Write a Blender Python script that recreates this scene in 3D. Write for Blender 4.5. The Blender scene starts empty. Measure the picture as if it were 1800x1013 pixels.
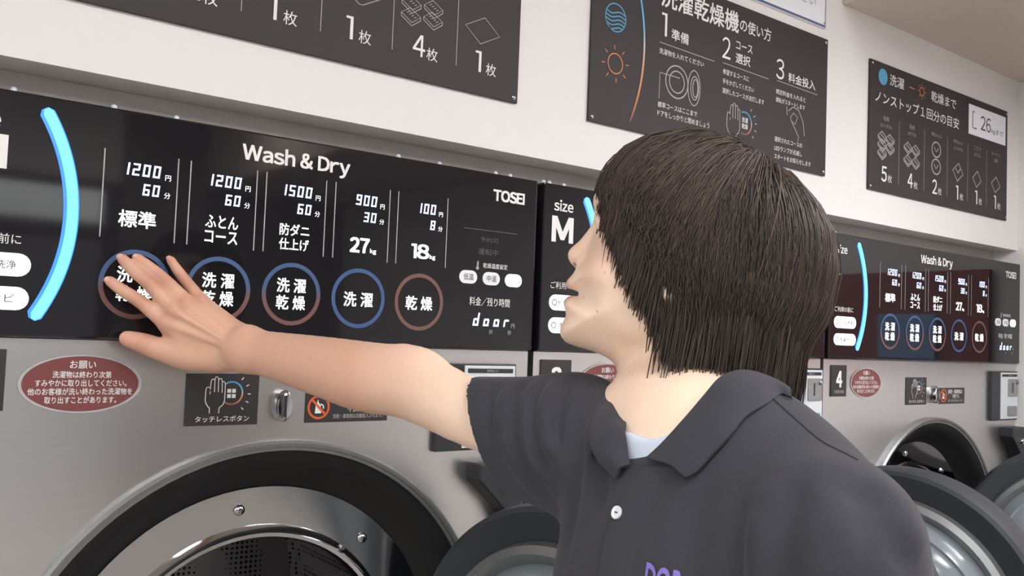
import bpy, bmesh, math, random
import numpy as np
from mathutils import Vector, Matrix
from math import sin, cos, pi, radians, sqrt

SC = bpy.context.scene
COL = SC.collection
random.seed(7)
RNG = np.random.default_rng(11)

# ------------------------------------------------------------------ camera
cam_d = bpy.data.cameras.new('camera')
cam_d.sensor_width = 36.0
cam_d.lens = 32.375
cam_d.clip_start = 0.02
cam = bpy.data.objects.new('camera', cam_d)
COL.objects.link(cam)
_y, _p, _r = radians(37.8116), radians(2.9708), radians(2.2192)
_F = Vector((sin(_y)*cos(_p), cos(_y)*cos(_p), sin(_p)))
_R0 = Vector((cos(_y), -sin(_y), 0)); _U0 = _R0.cross(_F)
_R = _R0*cos(_r) + _U0*sin(_r); _U = -_R0*sin(_r) + _U0*cos(_r)
_M = Matrix((_R, _U, -_F)).transposed().to_4x4()
_M.translation = Vector((0, -1.3, 1.53))
cam.matrix_world = _M
SC.camera = cam

# ------------------------------------------------------------------ world, exposure
SC.view_settings.view_transform = 'Standard'
SC.view_settings.look = 'None'
SC.view_settings.gamma = 1.0
SC.view_settings.use_curve_mapping = False
SC.view_settings.exposure = 0.34
world = bpy.data.worlds.new('daylight')
SC.world = world
world.use_nodes = True
wn = world.node_tree.nodes; wl = world.node_tree.links
bg = wn['Background']
tc = wn.new('ShaderNodeTexCoord'); sx = wn.new('ShaderNodeSeparateXYZ'); cr = wn.new('ShaderNodeValToRGB')
wl.new(tc.outputs['Generated'], sx.inputs[0])
mr = wn.new('ShaderNodeMapRange'); mr.inputs[1].default_value = -1; mr.inputs[2].default_value = 1
wl.new(sx.outputs['Z'], mr.inputs[0]); wl.new(mr.outputs[0], cr.inputs[0])
e = cr.color_ramp.elements
e[0].position = 0.0; e[0].color = (.16, .15, .145, 1)
e[1].position = 1.0; e[1].color = (.80, .88, 1.0, 1)
k = e.new(.485); k.color = (.30, .285, .27, 1)
k = e.new(.52); k.color = (.62, .62, .62, 1)
k = e.new(.60); k.color = (1.0, .99, .97, 1)
wl.new(cr.outputs[0], bg.inputs[0])
bg.inputs[1].default_value = 4.0

# ------------------------------------------------------------------ helpers
def col(o, parent=None):
    COL.objects.link(o)
    if parent is not None:
        o.parent = parent
    return o

def tag(o, label, cat, group=None):
    o['label'] = label; o['category'] = cat
    if group: o['group'] = group
    return o

def empty(name, loc=(0, 0, 0), rz=0.0):
    o = bpy.data.objects.new(name, None)
    o.location = loc; o.rotation_euler = (0, 0, rz); o.empty_display_size = .1
    COL.objects.link(o)
    return o

class MB:
    """collects faces, then links them as one mesh object"""
    def __init__(s): s.v = []; s.f = []
    def add(s, vs, fs):
        n = len(s.v); s.v += [tuple(p) for p in vs]; s.f += [tuple(i+n for i in f) for f in fs]; return s
    def box(s, x0, x1, y0, y1, z0, z1):
        vs = [(x, y, z) for x in (x0, x1) for y in (y0, y1) for z in (z0, z1)]
        return s.add(vs, [(0, 1, 3, 2), (4, 6, 7, 5), (0, 4, 5, 1), (2, 3, 7, 6), (0, 2, 6, 4), (1, 5, 7, 3)])
    def poly(s, pts, y0, y1):
        """outline in x,z extruded between y0 (front) and y1"""
        n = len(pts)
        vs = [(x, y0, z) for x, z in pts] + [(x, y1, z) for x, z in pts]
        fs = [tuple(range(n)), tuple(range(2*n-1, n-1, -1))] + [(i, i+n, (i+1) % n+n, (i+1) % n) for i in range(n)]
        return s.add(vs, fs)
    def flat(s, pts, y):
        return s.add([(x, y, z) for x, z in pts], [tuple(range(len(pts)))])
    def line(s, pts, w, y, closed=False):
        """flat printed line of width w along x,z points"""
        P = [Vector(p) for p in pts]; n = len(P); L = []; 
        for i in range(n):
            a = P[(i-1) % n] if (closed or i > 0) else P[i]
            b = P[(i+1) % n] if (closed or i < n-1) else P[i]
            d = (b-a); d = d.normalized() if d.length > 0 else Vector((1, 0))
            nrm = Vector((-d.y, d.x))*w/2
            L.append((P[i]+nrm, P[i]-nrm))
        vs = []
        for a, b in L: vs += [(a.x, y, a.y), (b.x, y, b.y)]
        m = n if closed else n-1
        return s.add(vs, [(2*i, 2*((i+1) % n), 2*((i+1) % n)+1, 2*i+1) for i in range(m)])
    def ring(s, cx, cz, r0, r1, y, n=64, a0=0, a1=2*pi):
        full = abs(a1-a0-2*pi) < 1e-6
        vs = []
        m = n if full else n+1
        for i in range(m):
            a = a0+(a1-a0)*i/n
            vs += [(cx+r0*cos(a), y, cz+r0*sin(a)), (cx+r1*cos(a), y, cz+r1*sin(a))]
        return s.add(vs, [(2*i, 2*((i+1) % m), 2*((i+1) % m)+1, 2*i+1) for i in range(n)])
    def disc(s, cx, cz, r, y, n=40, rz=None):
        rz = r if rz is None else rz
        return s.flat([(cx+r*cos(2*pi*i/n), cz+rz*sin(2*pi*i/n)) for i in range(n)], y)
    def pill(s, x0, x1, z0, z1, y0, y1, n=10):
        r = (z1-z0)/2; cz = (z0+z1)/2
        pts = [(x1-r+r*cos(a), cz+r*sin(a)) for a in np.linspace(-pi/2, pi/2, n)] + [(x0+r+r*cos(a), cz+r*sin(a)) for a in np.linspace(pi/2, 3*pi/2, n)]
        return s.poly(pts, y0, y1)
    def lathe(s, prof, c, axis=(0, -1, 0), n=96, closed=False):
        """prof: (radius, height along axis)"""
        ax = Vector(axis).normalized()
        u = ax.cross(Vector((0, 0, 1))); 
        if u.length < .01: u = Vector((1, 0, 0))
        u.normalize(); w = ax.cross(u); c = Vector(c)
        vs = []
        for r, h in prof:
            for i in range(n):
                a = 2*pi*i/n
                vs.append(c+ax*h+u*(r*cos(a))+w*(r*sin(a)))
        m = len(prof); fs = []
        for j in range(m if closed else m-1):
            for i in range(n):
                a = j*n+i; b = j*n+(i+1) % n; k2 = ((j+1) % m)*n
                fs.append((a, b, k2+(i+1) % n, k2+i))
        return s.add(vs, fs)
    def cap(s, prof, c, axis, n=48):
        """lathe whose ends are closed by discs"""
        n0 = len(s.v); s.lathe(prof, c, axis, n)
        s.f.append(tuple(n0+i for i in range(n-1, -1, -1)))
        e0 = n0+(len(prof)-1)*n
        s.f.append(tuple(e0+i for i in range(n)))
        return s
    def tube(s, pts, r, n=8):
        P = [Vector(p) for p in pts]; n0 = len(s.v); vs = []
        for i, p in enumerate(P):
            d = (P[min(i+1, len(P)-1)]-P[max(i-1, 0)]).normalized()
            u = d.cross(Vector((0, 0, 1)));
            if u.length < .05: u = d.cross(Vector((0, 1, 0)))
            u.normalize(); w = d.cross(u)
            vs += [p+u*(r*cos(2*pi*k/n))+w*(r*sin(2*pi*k/n)) for k in range(n)]
        fs = [(i*n+k, i*n+(k+1) % n, (i+1)*n+(k+1) % n, (i+1)*n+k) for i in range(len(P)-1) for k in range(n)]
        fs += [tuple(range(n-1, -1, -1)), tuple((len(P)-1)*n+k for k in range(n))]
        return s.add(vs, fs)
    def text(s, body, x0, x1, z0, z1, y, bold=0.0, shear=0.0):
        """lettering fitted into the x,z box, facing -Y"""
        if bold and max(map(ord, body)) > 0x2000:
            bx, bz = bold*(z1-z0)*.9, bold*(z1-z0)*.9
            for i, (dx, dz) in enumerate(((0, 0), (bx, 0), (0, bz), (bx, bz))):
                s.text(body, x0+dx, x1-bx+dx, z0+dz, z1-bz+dz, y-i*2e-5, 0.0, shear)
            return s
        vs, fs = glyphs(body, bold)
        xs = vs[:, 0]; ys = vs[:, 1]
        X = (xs-xs.min())/max(xs.max()-xs.min(), 1e-6)*(x1-x0)+x0
        Z = (ys-ys.min())/max(ys.max()-ys.min(), 1e-6)*(z1-z0)+z0
        X = X+(Z-z0)*shear
        return s.add([(a, y, b) for a, b in zip(X.tolist(), Z.tolist())], fs)
    def ltext(s, body, x0, x1, z0, z1, y, bold=0.0, gap=.085):
        """latin text whose caps fill z0..z1 (descenders hang below)"""
        vs, fs = latin(body, gap)
        cap = glyphs(chr(ord('M')+0xFEE0))[0][:, 1]; c0, c1 = cap.min(), cap.max()
        if not any(c.isupper() or c.isdigit() for c in body): c1 = vs[:, 1].max()
        b = bold*(z1-z0)
        for i, (dx, dz) in enumerate(((0, 0), (b, 0), (0, b*.8), (b, b*.8)) if b else ((0, 0),)):
            X = (vs[:, 0]-vs[:, 0].min())/(vs[:, 0].max()-vs[:, 0].min())*(x1-x0-b)+x0+dx
            Z = (vs[:, 1]-c0)/(c1-c0)*(z1-z0-b*.8)+z0+dz
            s.add([(p, y-i*2e-5, q) for p, q in zip(X.tolist(), Z.tolist())], fs)
        return s
    def label(s, body, x, z, h, y, bold=0.0, align='c', squeeze=1.0):
        """lettering with em height h; x = centre, left or right; z = middle of the line"""
        vs, fs = glyphs(body, 0.0 if max(map(ord, body)) > 0x2000 else bold)
        w = (vs[:, 0].max()-vs[:, 0].min())*h*squeeze
        X = (vs[:, 0]-vs[:, 0].min())*h*squeeze
        X = X + (x-w/2 if align == 'c' else (x if align == 'l' else x-w))
        Z = (vs[:, 1]-.36)*h+z
        return s.add([(a, y, b) for a, b in zip(X.tolist(), Z.tolist())], fs)
    def build(s, name, mat, parent=None, smooth=False, bevel=0.0, fix=True, kind=None):
        me = bpy.data.meshes.new(name)
        me.from_pydata(s.v, [], s.f)
        if fix or bevel:
            bm = bmesh.new(); bm.from_mesh(me)
            if bevel:
                bmesh.ops.remove_doubles(bm, verts=bm.verts, dist=1e-6)
                bmesh.ops.recalc_face_normals(bm, faces=bm.faces)
                es = [q for q in bm.edges if len(q.link_faces) == 2 and q.calc_face_angle(0) > .6]
                bmesh.ops.bevel(bm, geom=es, offset=bevel, segments=2, affect='EDGES', profile=.6)
            else:
                bmesh.ops.recalc_face_normals(bm, faces=bm.faces)
            bm.to_mesh(me); bm.free()
        if smooth:
            me.polygons.foreach_set('use_smooth', [True]*len(me.polygons))
            try: me.set_sharp_from_angle(angle=radians(38))
            except Exception: pass
        me.materials.append(mat)
        o = bpy.data.objects.new(name, me)
        col(o, parent)
        if kind: o['kind'] = kind
        return o

_gl = {}
def latin(body, gap=.085):
    """sans lettering composed glyph by glyph; spaces are .28 em"""
    key = ('latin', body, gap)
    if key not in _gl:
        V, Fc, x, n = [], [], 0.0, 0
        for ch in body:
            if ch == ' ': x += .24; continue
            v, f = glyphs(chr(ord(ch)+0xFEE0))
            if ch == '1':
                hv_ = glyphs(chr(ord('M')+0xFEE0))[0][:, 1]; h0, h1 = hv_.min(), hv_.max()
                v = np.array([(0, h1, 0), (0, h1-.072, 0), (.125, h1-.072, 0), (.125, h0, 0), (.205, h0, 0), (.205, h1, 0)]); f = [(0, 1, 2, 3, 4, 5)]
            if ch == 'I':
                hv_ = glyphs(chr(ord('M')+0xFEE0))[0][:, 1]
                v = np.array([(0, hv_.min(), 0), (.085, hv_.min(), 0), (.085, hv_.max(), 0), (0, hv_.max(), 0)]); f = [(0, 1, 2, 3)]
            v = v.copy(); w = v[:, 0].max()-v[:, 0].min(); v[:, 0] += x-v[:, 0].min()
            V.append(v); Fc += [tuple(i+n for i in q) for q in f]; n += len(v); x += w+gap*(.8 if ch in '1T' else 1)
        _gl[key] = (np.concatenate(V), Fc)
    return _gl[key]
def glyphs(body, bold=0.0):
    key = (body, bold)
    if key not in _gl:
        c = bpy.data.curves.new('lettering', 'FONT'); c.body = body; c.size = 1; c.offset = bold
        c.resolution_u = 3
        o = bpy.data.objects.new('lettering', c); COL.objects.link(o)
        bpy.context.view_layer.update()
        m = bpy.data.meshes.new_from_object(o.evaluated_get(bpy.context.evaluated_depsgraph_get()))
        vs = np.array([v.co[:] for v in m.vertices]); fs = [tuple(p.vertices) for p in m.polygons]
        bpy.data.objects.remove(o); bpy.data.curves.remove(c); bpy.data.meshes.remove(m)
        _gl[key] = (vs, fs)
    return _gl[key]

# ------------------------------------------------------------------ materials
def mat(name, base, rough=.5, metal=0.0, emit=None, estr=0.0, spec=.5, noise=None, bump=None, **kw):
    m = bpy.data.materials.new(name); m.use_nodes = True
    nt = m.node_tree; b = nt.nodes['Principled BSDF']
    b.inputs['Base Color'].default_value = (*base, 1)
    b.inputs['Roughness'].default_value = rough
    b.inputs['Metallic'].default_value = metal
    b.inputs['Specular IOR Level'].default_value = spec
    for k2, v in kw.items():
        b.inputs[k2.replace('_', ' ')].default_value = v
    if emit is not None:
        b.inputs['Emission Color'].default_value = (*emit, 1)
        b.inputs['Emission Strength'].default_value = estr
    if noise:
        sc, amt = noise[0], noise[1]
        t = nt.nodes.new('ShaderNodeTexCoord'); mp = nt.nodes.new('ShaderNodeMapping')
        n = nt.nodes.new('ShaderNodeTexNoise'); n.inputs['Scale'].default_value = 1; n.inputs['Detail'].default_value = 6
        mp.inputs['Scale'].default_value = sc if isinstance(sc, tuple) else (sc,)*3
        nt.links.new(t.outputs['Object'], mp.inputs[0]); nt.links.new(mp.outputs[0], n.inputs['Vector'])
        mx = nt.nodes.new('ShaderNodeMix'); mx.data_type = 'RGBA'
        mx.inputs[6].default_value = (*[c*(1-amt) for c in base], 1); mx.inputs[7].default_value = (*[min(1, c*(1+amt)) for c in base], 1)
        nt.links.new(n.outputs['Fac'], mx.inputs[0]); nt.links.new(mx.outputs[2], b.inputs['Base Color'])
        if bump:
            bp = nt.nodes.new('ShaderNodeBump'); bp.inputs['Strength'].default_value = bump[0]; bp.inputs['Distance'].default_value = bump[1]
            nt.links.new(n.outputs['Fac'], bp.inputs['Height']); nt.links.new(bp.outputs[0], b.inputs['Normal'])
    return m

def srgb(r, g, b):
    return tuple(((c/255)/12.92 if c/255 <= .04045 else ((c/255+.055)/1.055)**2.4) for c in (r, g, b))

M = {}
M['wall'] = mat('painted_wall', srgb(231, 228, 227), .75, noise=(30, .015), bump=(.06, .002))
M['greywall'] = mat('grey_wall', srgb(120, 116, 114), .7, noise=(20, .03))
M['ceiling'] = mat('ceiling_board', srgb(205, 194, 184), .85, noise=(60, .02))
M['floor'] = mat('floor_tile', srgb(165, 158, 150), .35, noise=(9, .08))
M['filler'] = mat('filler_panel', srgb(212, 206, 202), .6, noise=(20, .02))
M['steel'] = mat('brushed_stainless', (.66, .645, .65), .31, 1.0, noise=((3, 3, 380), .035), bump=(.05, .0006), Anisotropic=.3)
M['chrome'] = mat('polished_steel', (.45, .455, .47), .09, 1.0, noise=(6, .02))
M['satin'] = mat('satin_rim', (.30, .31, .315), .42, .75, noise=(40, .03))
M['drum'] = mat('drum_steel', (.20, .195, .20), .35, 1.0)
M['glassblack'] = mat('black_glass_panel', (.012, .011, .014), .05, 0, spec=.5, noise=(8, .1))
M['black'] = mat('black_plastic', (.024, .025, .029), .42, 0, spec=.45, noise=(50, .1))
M['doorframe'] = mat('grey_black_door_frame', srgb(54, 57, 62), .5, spec=.4, noise=(50, .08))
M['rubber'] = mat('black_rubber', (.012, .012, .013), .55, 0, spec=.35, noise=(40, .1))
M['plate'] = mat('black_label', srgb(48, 44, 46), .45, noise=(60, .05))
M['board'] = mat('charcoal_sign_board', srgb(58, 53, 55), .55, spec=.3, noise=(40, .03))
M['white'] = mat('white_print', (.82, .82, .82), .6, noise=(30, .02))
M['greyprint'] = mat('grey_print', (.42, .42, .42), .6, noise=(30, .02))
M['dimprint'] = mat('dim_print', (.09, .09, .095), .6, noise=(30, .02))
M['paper'] = mat('white_card', srgb(240, 242, 250), .5, noise=(30, .01))
M['blueprint'] = mat('blue_print', srgb(88, 165, 205), .6, noise=(30, .03))
M['slateblue'] = mat('slate_blue_print', srgb(96, 104, 140), .6, noise=(30, .03))
M['orange'] = mat('orange_print', srgb(205, 130, 85), .6, noise=(30, .03))
M['redorange'] = mat('red_orange_print', srgb(215, 95, 45), .5, noise=(30, .03))
M['maroon'] = mat('maroon_sticker', srgb(122, 66, 66), .38, noise=(25, .08))
M['lit'] = mat('backlit_lettering', (.8, .8, .8), .5, emit=(.93, .95, 1.0), estr=1.15, noise=(30, .01))
M['pilllit'] = mat('lit_button', (.75, .75, .78), .4, emit=(.9, .92, 1.0), estr=.62, noise=(30, .01))
M['pillon'] = mat('selected_button', (.8, .8, .8), .4, emit=(1, 1, 1), estr=1.4, noise=(30, .01))
M['pillgrey'] = mat('grey_button', (.5, .5, .5), .4, emit=(.9, .92, 1.0), estr=.30, noise=(30, .01))
M['digit'] = mat('led_digits', (.5, .6, .9), .4, emit=(.62, .74, 1.0), estr=1.35, noise=(30, .01))
M['ledcore'] = mat('led_arc', (.2, .7, .9), .4, emit=(.07, .74, .98), estr=1.05, noise=(30, .01))
M['ledglow'] = mat('led_arc_glow', (.05, .2, .7), .4, emit=(.03, .22, .95), estr=.75, noise=(30, .01))
M['ringwash'] = mat('wash_ring', srgb(62, 92, 140), .4, noise=(30, .03))
M['ringdry'] = mat('dry_ring', srgb(118, 82, 78), .4, noise=(30, .03))
M['mirrorglass'] = mat('door_glass', (.36, .41, .45), .14, 0, spec=.7, noise=(9, .05), Transmission_Weight=.35)
M['addedred'] = mat('added_red_brown', srgb(150, 74, 58), .5, noise=((3, 3, 40), .12))
M['addedblue'] = mat('added_steel_blue', srgb(128, 172, 210), .5, noise=(20, .05))
M['mullion'] = mat('dark_window_frame', srgb(60, 58, 58), .4, .2, noise=(30, .05))
M['coinwhite'] = mat('coin_plate', srgb(215, 222, 228), .35, .1, noise=(60, .03))
M['coingrey'] = mat('coin_slot_metal', (.38, .38, .39), .35, .8, noise=(90, .15))

def ring_two_tone():
    m = mat('two_tone_ring', (.1, .1, .1), .4)
    nt = m.node_tree; b = nt.nodes['Principled BSDF']
    t = nt.nodes.new('ShaderNodeTexCoord'); s = nt.nodes.new('ShaderNodeSeparateXYZ'); r = nt.nodes.new('ShaderNodeValToRGB')
    nt.links.new(t.outputs['Generated'], s.inputs[0]); nt.links.new(s.outputs['Z'], r.inputs[0]); nt.links.new(r.outputs[0], b.inputs['Base Color'])
    r.color_ramp.elements[0].position = .40; r.color_ramp.elements[0].color = (*srgb(118, 80, 78), 1)
    r.color_ramp.elements[1].position = .60; r.color_ramp.elements[1].color = (*srgb(64, 92, 136), 1)
    return m
M['ringduo'] = ring_two_tone()
def ring_sign():
    m = mat('blue_to_orange_print', (.1, .1, .1), .6)
    nt = m.node_tree; b = nt.nodes['Principled BSDF']
    t = nt.nodes.new('ShaderNodeTexCoord'); s = nt.nodes.new('ShaderNodeSeparateXYZ'); r = nt.nodes.new('ShaderNodeValToRGB')
    nt.links.new(t.outputs['Generated'], s.inputs[0]); nt.links.new(s.outputs['Z'], r.inputs[0]); nt.links.new(r.outputs[0], b.inputs['Base Color'])
    el = r.color_ramp.elements
    el[0].position = .0; el[0].color = (*srgb(120, 84, 70), 1)
    el[1].position = 1; el[1].color = (*srgb(70, 160, 205), 1)
    for p, c in ((.15, (205, 130, 85)), (.42, (215, 160, 125)), (.52, (190, 190, 190)), (.62, (120, 180, 210))):
        q = el.new(p); q.color = (*srgb(*c), 1)
    return m
M['duosign'] = ring_sign()
def drum_holes():
    m = M['drum']; nt = m.node_tree; b = nt.nodes['Principled BSDF']
    t = nt.nodes.new('ShaderNodeTexCoord'); v = nt.nodes.new('ShaderNodeTexVoronoi'); v.inputs['Scale'].default_value = 95
    v.inputs['Randomness'].default_value = .1
    r = nt.nodes.new('ShaderNodeValToRGB')
    nt.links.new(t.outputs['Object'], v.inputs['Vector']); nt.links.new(v.outputs['Distance'], r.inputs[0]); nt.links.new(r.outputs[0], b.inputs['Base Color'])
    r.color_ramp.elements[0].position = .28; r.color_ramp.elements[0].color = (.02, .02, .02, 1)
    r.color_ramp.elements[1].position = .34; r.color_ramp.elements[1].color = (.30, .29, .30, 1)
drum_holes()
def pane_glass():
    m = bpy.data.materials.new('window_glass'); m.use_nodes = True; nt = m.node_tree
    nt.nodes.remove(nt.nodes['Principled BSDF'])
    out = nt.nodes['Material Output']; tr = nt.nodes.new('ShaderNodeBsdfTransparent'); gl = nt.nodes.new('ShaderNodeBsdfGlossy'); mx = nt.nodes.new('ShaderNodeMixShader')
    fr = nt.nodes.new('ShaderNodeFresnel'); fr.inputs[0].default_value = 1.45
    tr.inputs[0].default_value = (.93, .95, .94, 1); gl.inputs['Roughness'].default_value = .02
    nt.links.new(fr.outputs[0], mx.inputs[0]); nt.links.new(tr.outputs[0], mx.inputs[1]); nt.links.new(gl.outputs[0], mx.inputs[2]); nt.links.new(mx.outputs[0], out.inputs[0])
    return m
M['pane'] = pane_glass()
M['lamp'] = mat('lamp_diffuser', (.9, .9, .9), .5, emit=(1.0, .985, .985), estr=13.0, noise=(20, .01))

# ------------------------------------------------------------------ the room
XL, XR, YF, ZC = -3.0, 3.003, -4.6, 2.85
def struct(name, mb, m, **k): return mb.build(name, m, kind='structure', **k)
struct('floor', MB().box(XL-.1, XR+.1, YF-.1, 1.2, -.1, 0), M['floor'])
struct('ceiling', MB().box(XL-.1, XR+.1, YF-.1, 1.2, ZC, ZC+.1), M['ceiling'])
struct('wall_back', MB().box(XL, XR, 0, .14, 1.857, ZC), M['wall'])
struct('wall_beside_machines', MB().box(XL, .104, .02, .138, 0, 1.8565), M['wall'])
struct('wall_behind_machines', MB().box(XL, XR, 1.05, 1.2, 0, 1.857), M['wall'])
struct('trim_filler', MB().box(.1045, XR, .075, .14, 1.792, 1.8565), M['filler'])
struct('ceiling_bulkhead', MB().box(2.02, XR, YF+.05, -.0005, 2.392, ZC-.001), M['ceiling'])
struct('wall_left', MB().box(XL-.12, XL, -.35, 1.05, 0, ZC), M['wall'])
struct('wall_left_sill', MB().box(XL-.12, XL, YF, -.35, 0, .25), M['wall'])
struct('wall_left_head', MB().box(XL-.12, XL, YF, -.35, 2.70, ZC), M['wall'])
for i in range(4):
    y0 = YF+.06+i*1.04; y1 = y0+1.04
    f = MB()
    f.box(XL-.08, XL-.02, y0, y0+.04, .25, 2.70); f.box(XL-.08, XL-.02, y1-.04, y1, .25, 2.70)
    f.box(XL-.08, XL-.02, y0+.04, y1-.04, .25, .30); f.box(XL-.08, XL-.02, y0+.04, y1-.04, 2.65, 2.70)
    w = struct('window_%d' % (i+7), f, M['mullion'])
    MB().box(XL-.054, XL-.046, y0+.04, y1-.04, .30, 2.65).build('pane', M['pane'], w)
struct('wall_right', MB().box(XR, XR+.12, YF, 1.05, 0, ZC), M['wall'])
struct('added_red_panel', MB().box(XR-.02, XR-.0005, -1.5, -.10, 1.50, 1.80), M['addedred'])  # unseen panel added so the far control panel mirrors red-brown
struct('added_blue_panel', MB().box(XR-.035, XR-.0205, -.47, -.265, 1.505, 1.655), M['addedblue'], bevel=.004)  # unseen blue patch, added for its reflection in the far control panel
# glazed shop front behind the camera
struct('wall_front_sill', MB().box(XL, 1.5, YF-.06, YF+.06, 0, .35), M['wall'])
struct('wall_front_head', MB().box(XL, 1.5, YF-.06, YF+.06, 2.36, ZC), M['wall'])
struct('wall_front', MB().box(1.5, XR, YF-.06, YF+.06, 0, ZC), M['greywall'])
for i in range(5):
    x0 = XL+i*.9; x1 = x0+.9
    f = MB()
    f.box(x0, x0+.07, YF-.04, YF+.04, .35, 2.36); f.box(x1-.07, x1, YF-.04, YF+.04, .35, 2.36)
    f.box(x0+.07, x1-.07, YF-.04, YF+.04, .35, .41); f.box(x0+.07, x1-.07, YF-.04, YF+.04, 2.31, 2.36)
    f.box(x0+.07, x1-.07, YF-.04, YF+.04, 2.0, 2.08)
    w = struct('window_%d' % (i+1), f, M['mullion'])
    MB().box(x0+.07, x1-.07, YF-.004, YF+.004, .41, 2.0).box(x0+.07, x1-.07, YF-.004, YF+.004, 2.08, 2.31).build('pane', M['pane'], w)
struct('added_street_wall', MB().box(-16, 16, -12.0, -11.6, 0, 2.8), mat('concrete_block', srgb(120, 116, 114), .9, noise=(2, .12)))  # unseen wall added to block low sky and darken the panels' window reflections
for i, (lx, ly) in enumerate(((-1.3, -1.7), (.3, -1.7), (1.6, -1.7), (-1.3, -3.3), (.3, -3.3), (1.6, -3.3))):  # right-hand pair added to brighten the far end of the row
    lm = empty('ceiling_light', (lx, ly, ZC))
    tag(lm, 'white square LED ceiling panel over the aisle in front of the machines', 'ceiling light', 'ceiling panels over the aisle')
    MB().box(-.33, .33, -.33, .33, -.035, -.0005).build('light_frame', M['coinwhite'], lm, bevel=.004)
    MB().box(-.30, .30, -.30, .30, -.040, -.0345).build('diffuser', M['lamp'], lm)
lm = empty('ceiling_light', (2.35, -1.15, 2.392))  # extra unseen panel, added to light the far machine and side wall
tag(lm, 'added unseen LED panel in the low ceiling, brightening the side wall', 'ceiling light', 'ceiling panels over the aisle')
MB().box(-.33, .33, -.33, .33, -.035, -.0005).build('light_frame', M['coinwhite'], lm, bevel=.004)
MB().box(-.30, .30, -.30, .30, -.040, -.0345).build('diffuser', M['lamp'], lm)
struct('ground_outside', MB().box(-20, 20, -26, YF-.1, -.12, -.02), mat('asphalt', srgb(120, 118, 116), .9, noise=(3, .1)))

# ------------------------------------------------------------------ washer-dryers
PZ0, PZ1 = 1.5044, 1.813          # control panel, bottom and top
YP = -.012                         # its glass face
SEG = {'0': 'abcdef', '1': 'bc', '2': 'abged', '3': 'abgcd', '4': 'fgbc', '5': 'afgcd', '6': 'afgecd', '7': 'abc', '8': 'abcdefg', '9': 'abfgcd',
       'd': 'bcdeg', 'o': 'cdeg', 'r': 'eg', '#': 'ef'}
def segs(mb, text, xr, z0, h, y, w=None, gap=None, slant=.10):
    """slanted seven-segment characters, right edge at xr"""
    w = w or h*.56; gap = gap or h*.26; t = h*.15
    n = len(text)
    for i, ch in enumerate(text):
        x0 = xr-(n-i)*w-(n-1-i)*gap; x1 = x0+w
        zt, zm, zb = z0+h, z0+h/2, z0
        S = {'a': (x0, zt-t, x1, zt), 'd': (x0, zb, x1, zb+t), 'g': (x0+t*.3, zm-t/2, x1-t*.3, zm+t/2),
             'f': (x0, zm, x0+t, zt), 'b': (x1-t, zm, x1, zt), 'e': (x0, zb, x0+t, zm), 'c': (x1-t, zb, x1, zm)}
        for s in SEG[ch]:
            a, b, c, d = S[s]
            mb.flat([(q+(r-z0)*slant, r) for q, r in ((a, b), (c, b), (c, d), (a, d))], y)

def hand_icon(mb, cx, cz, s, y, w):
    """outline of a raised hand, palm forward; s = height"""
    def p(a, b): return (cx+a*s, cz+b*s)
    mb.line([p(-.12, -.5), p(-.12, -.36), p(-.19, -.29), p(-.25, -.16), p(-.245, .10), p(-.235, .19), p(-.19, .22), p(-.14, .20), p(-.125, .14), p(-.125, .02)], w, y)
    mb.line([p(-.125, .10), p(-.115, .36), p(-.085, .43), p(-.05, .44), p(-.01, .40), p(-.005, .08)], w, y)
    mb.line([p(-.01, .40), p(.01, .49), p(.05, .50), p(.085, .46), p(.095, .40), p(.10, .08)], w, y)
    mb.line([p(.095, .40), p(.125, .45), p(.17, .45), p(.195, .40), p(.21, .06)], w, y)
    mb.line([p(.20, .34), p(.24, .37), p(.285, .33), p(.29, .20), p(.29, -.16), p(.25, -.27), p(.15, -.35), p(.14, -.5)], w, y)

def arc_band(mb, cx, cz, R, half, w, y, n=48, taper=True):
    vs = []
    for i in range(n+1):
        a = -half+2*half*i/n
        q = min(1, (1-abs(2*i/n-1))*22) if taper else 1
        ww = w*(.45+.55*sqrt(max(0, 1-(1-q)**2)))
        for rr in (R-ww/2, R+ww/2): vs.append((cx+rr*cos(a), y, cz+rr*sin(a)))
    mb.add(vs, [(2*i, 2*i+2, 2*i+3, 2*i+1) for i in range(n)])

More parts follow.
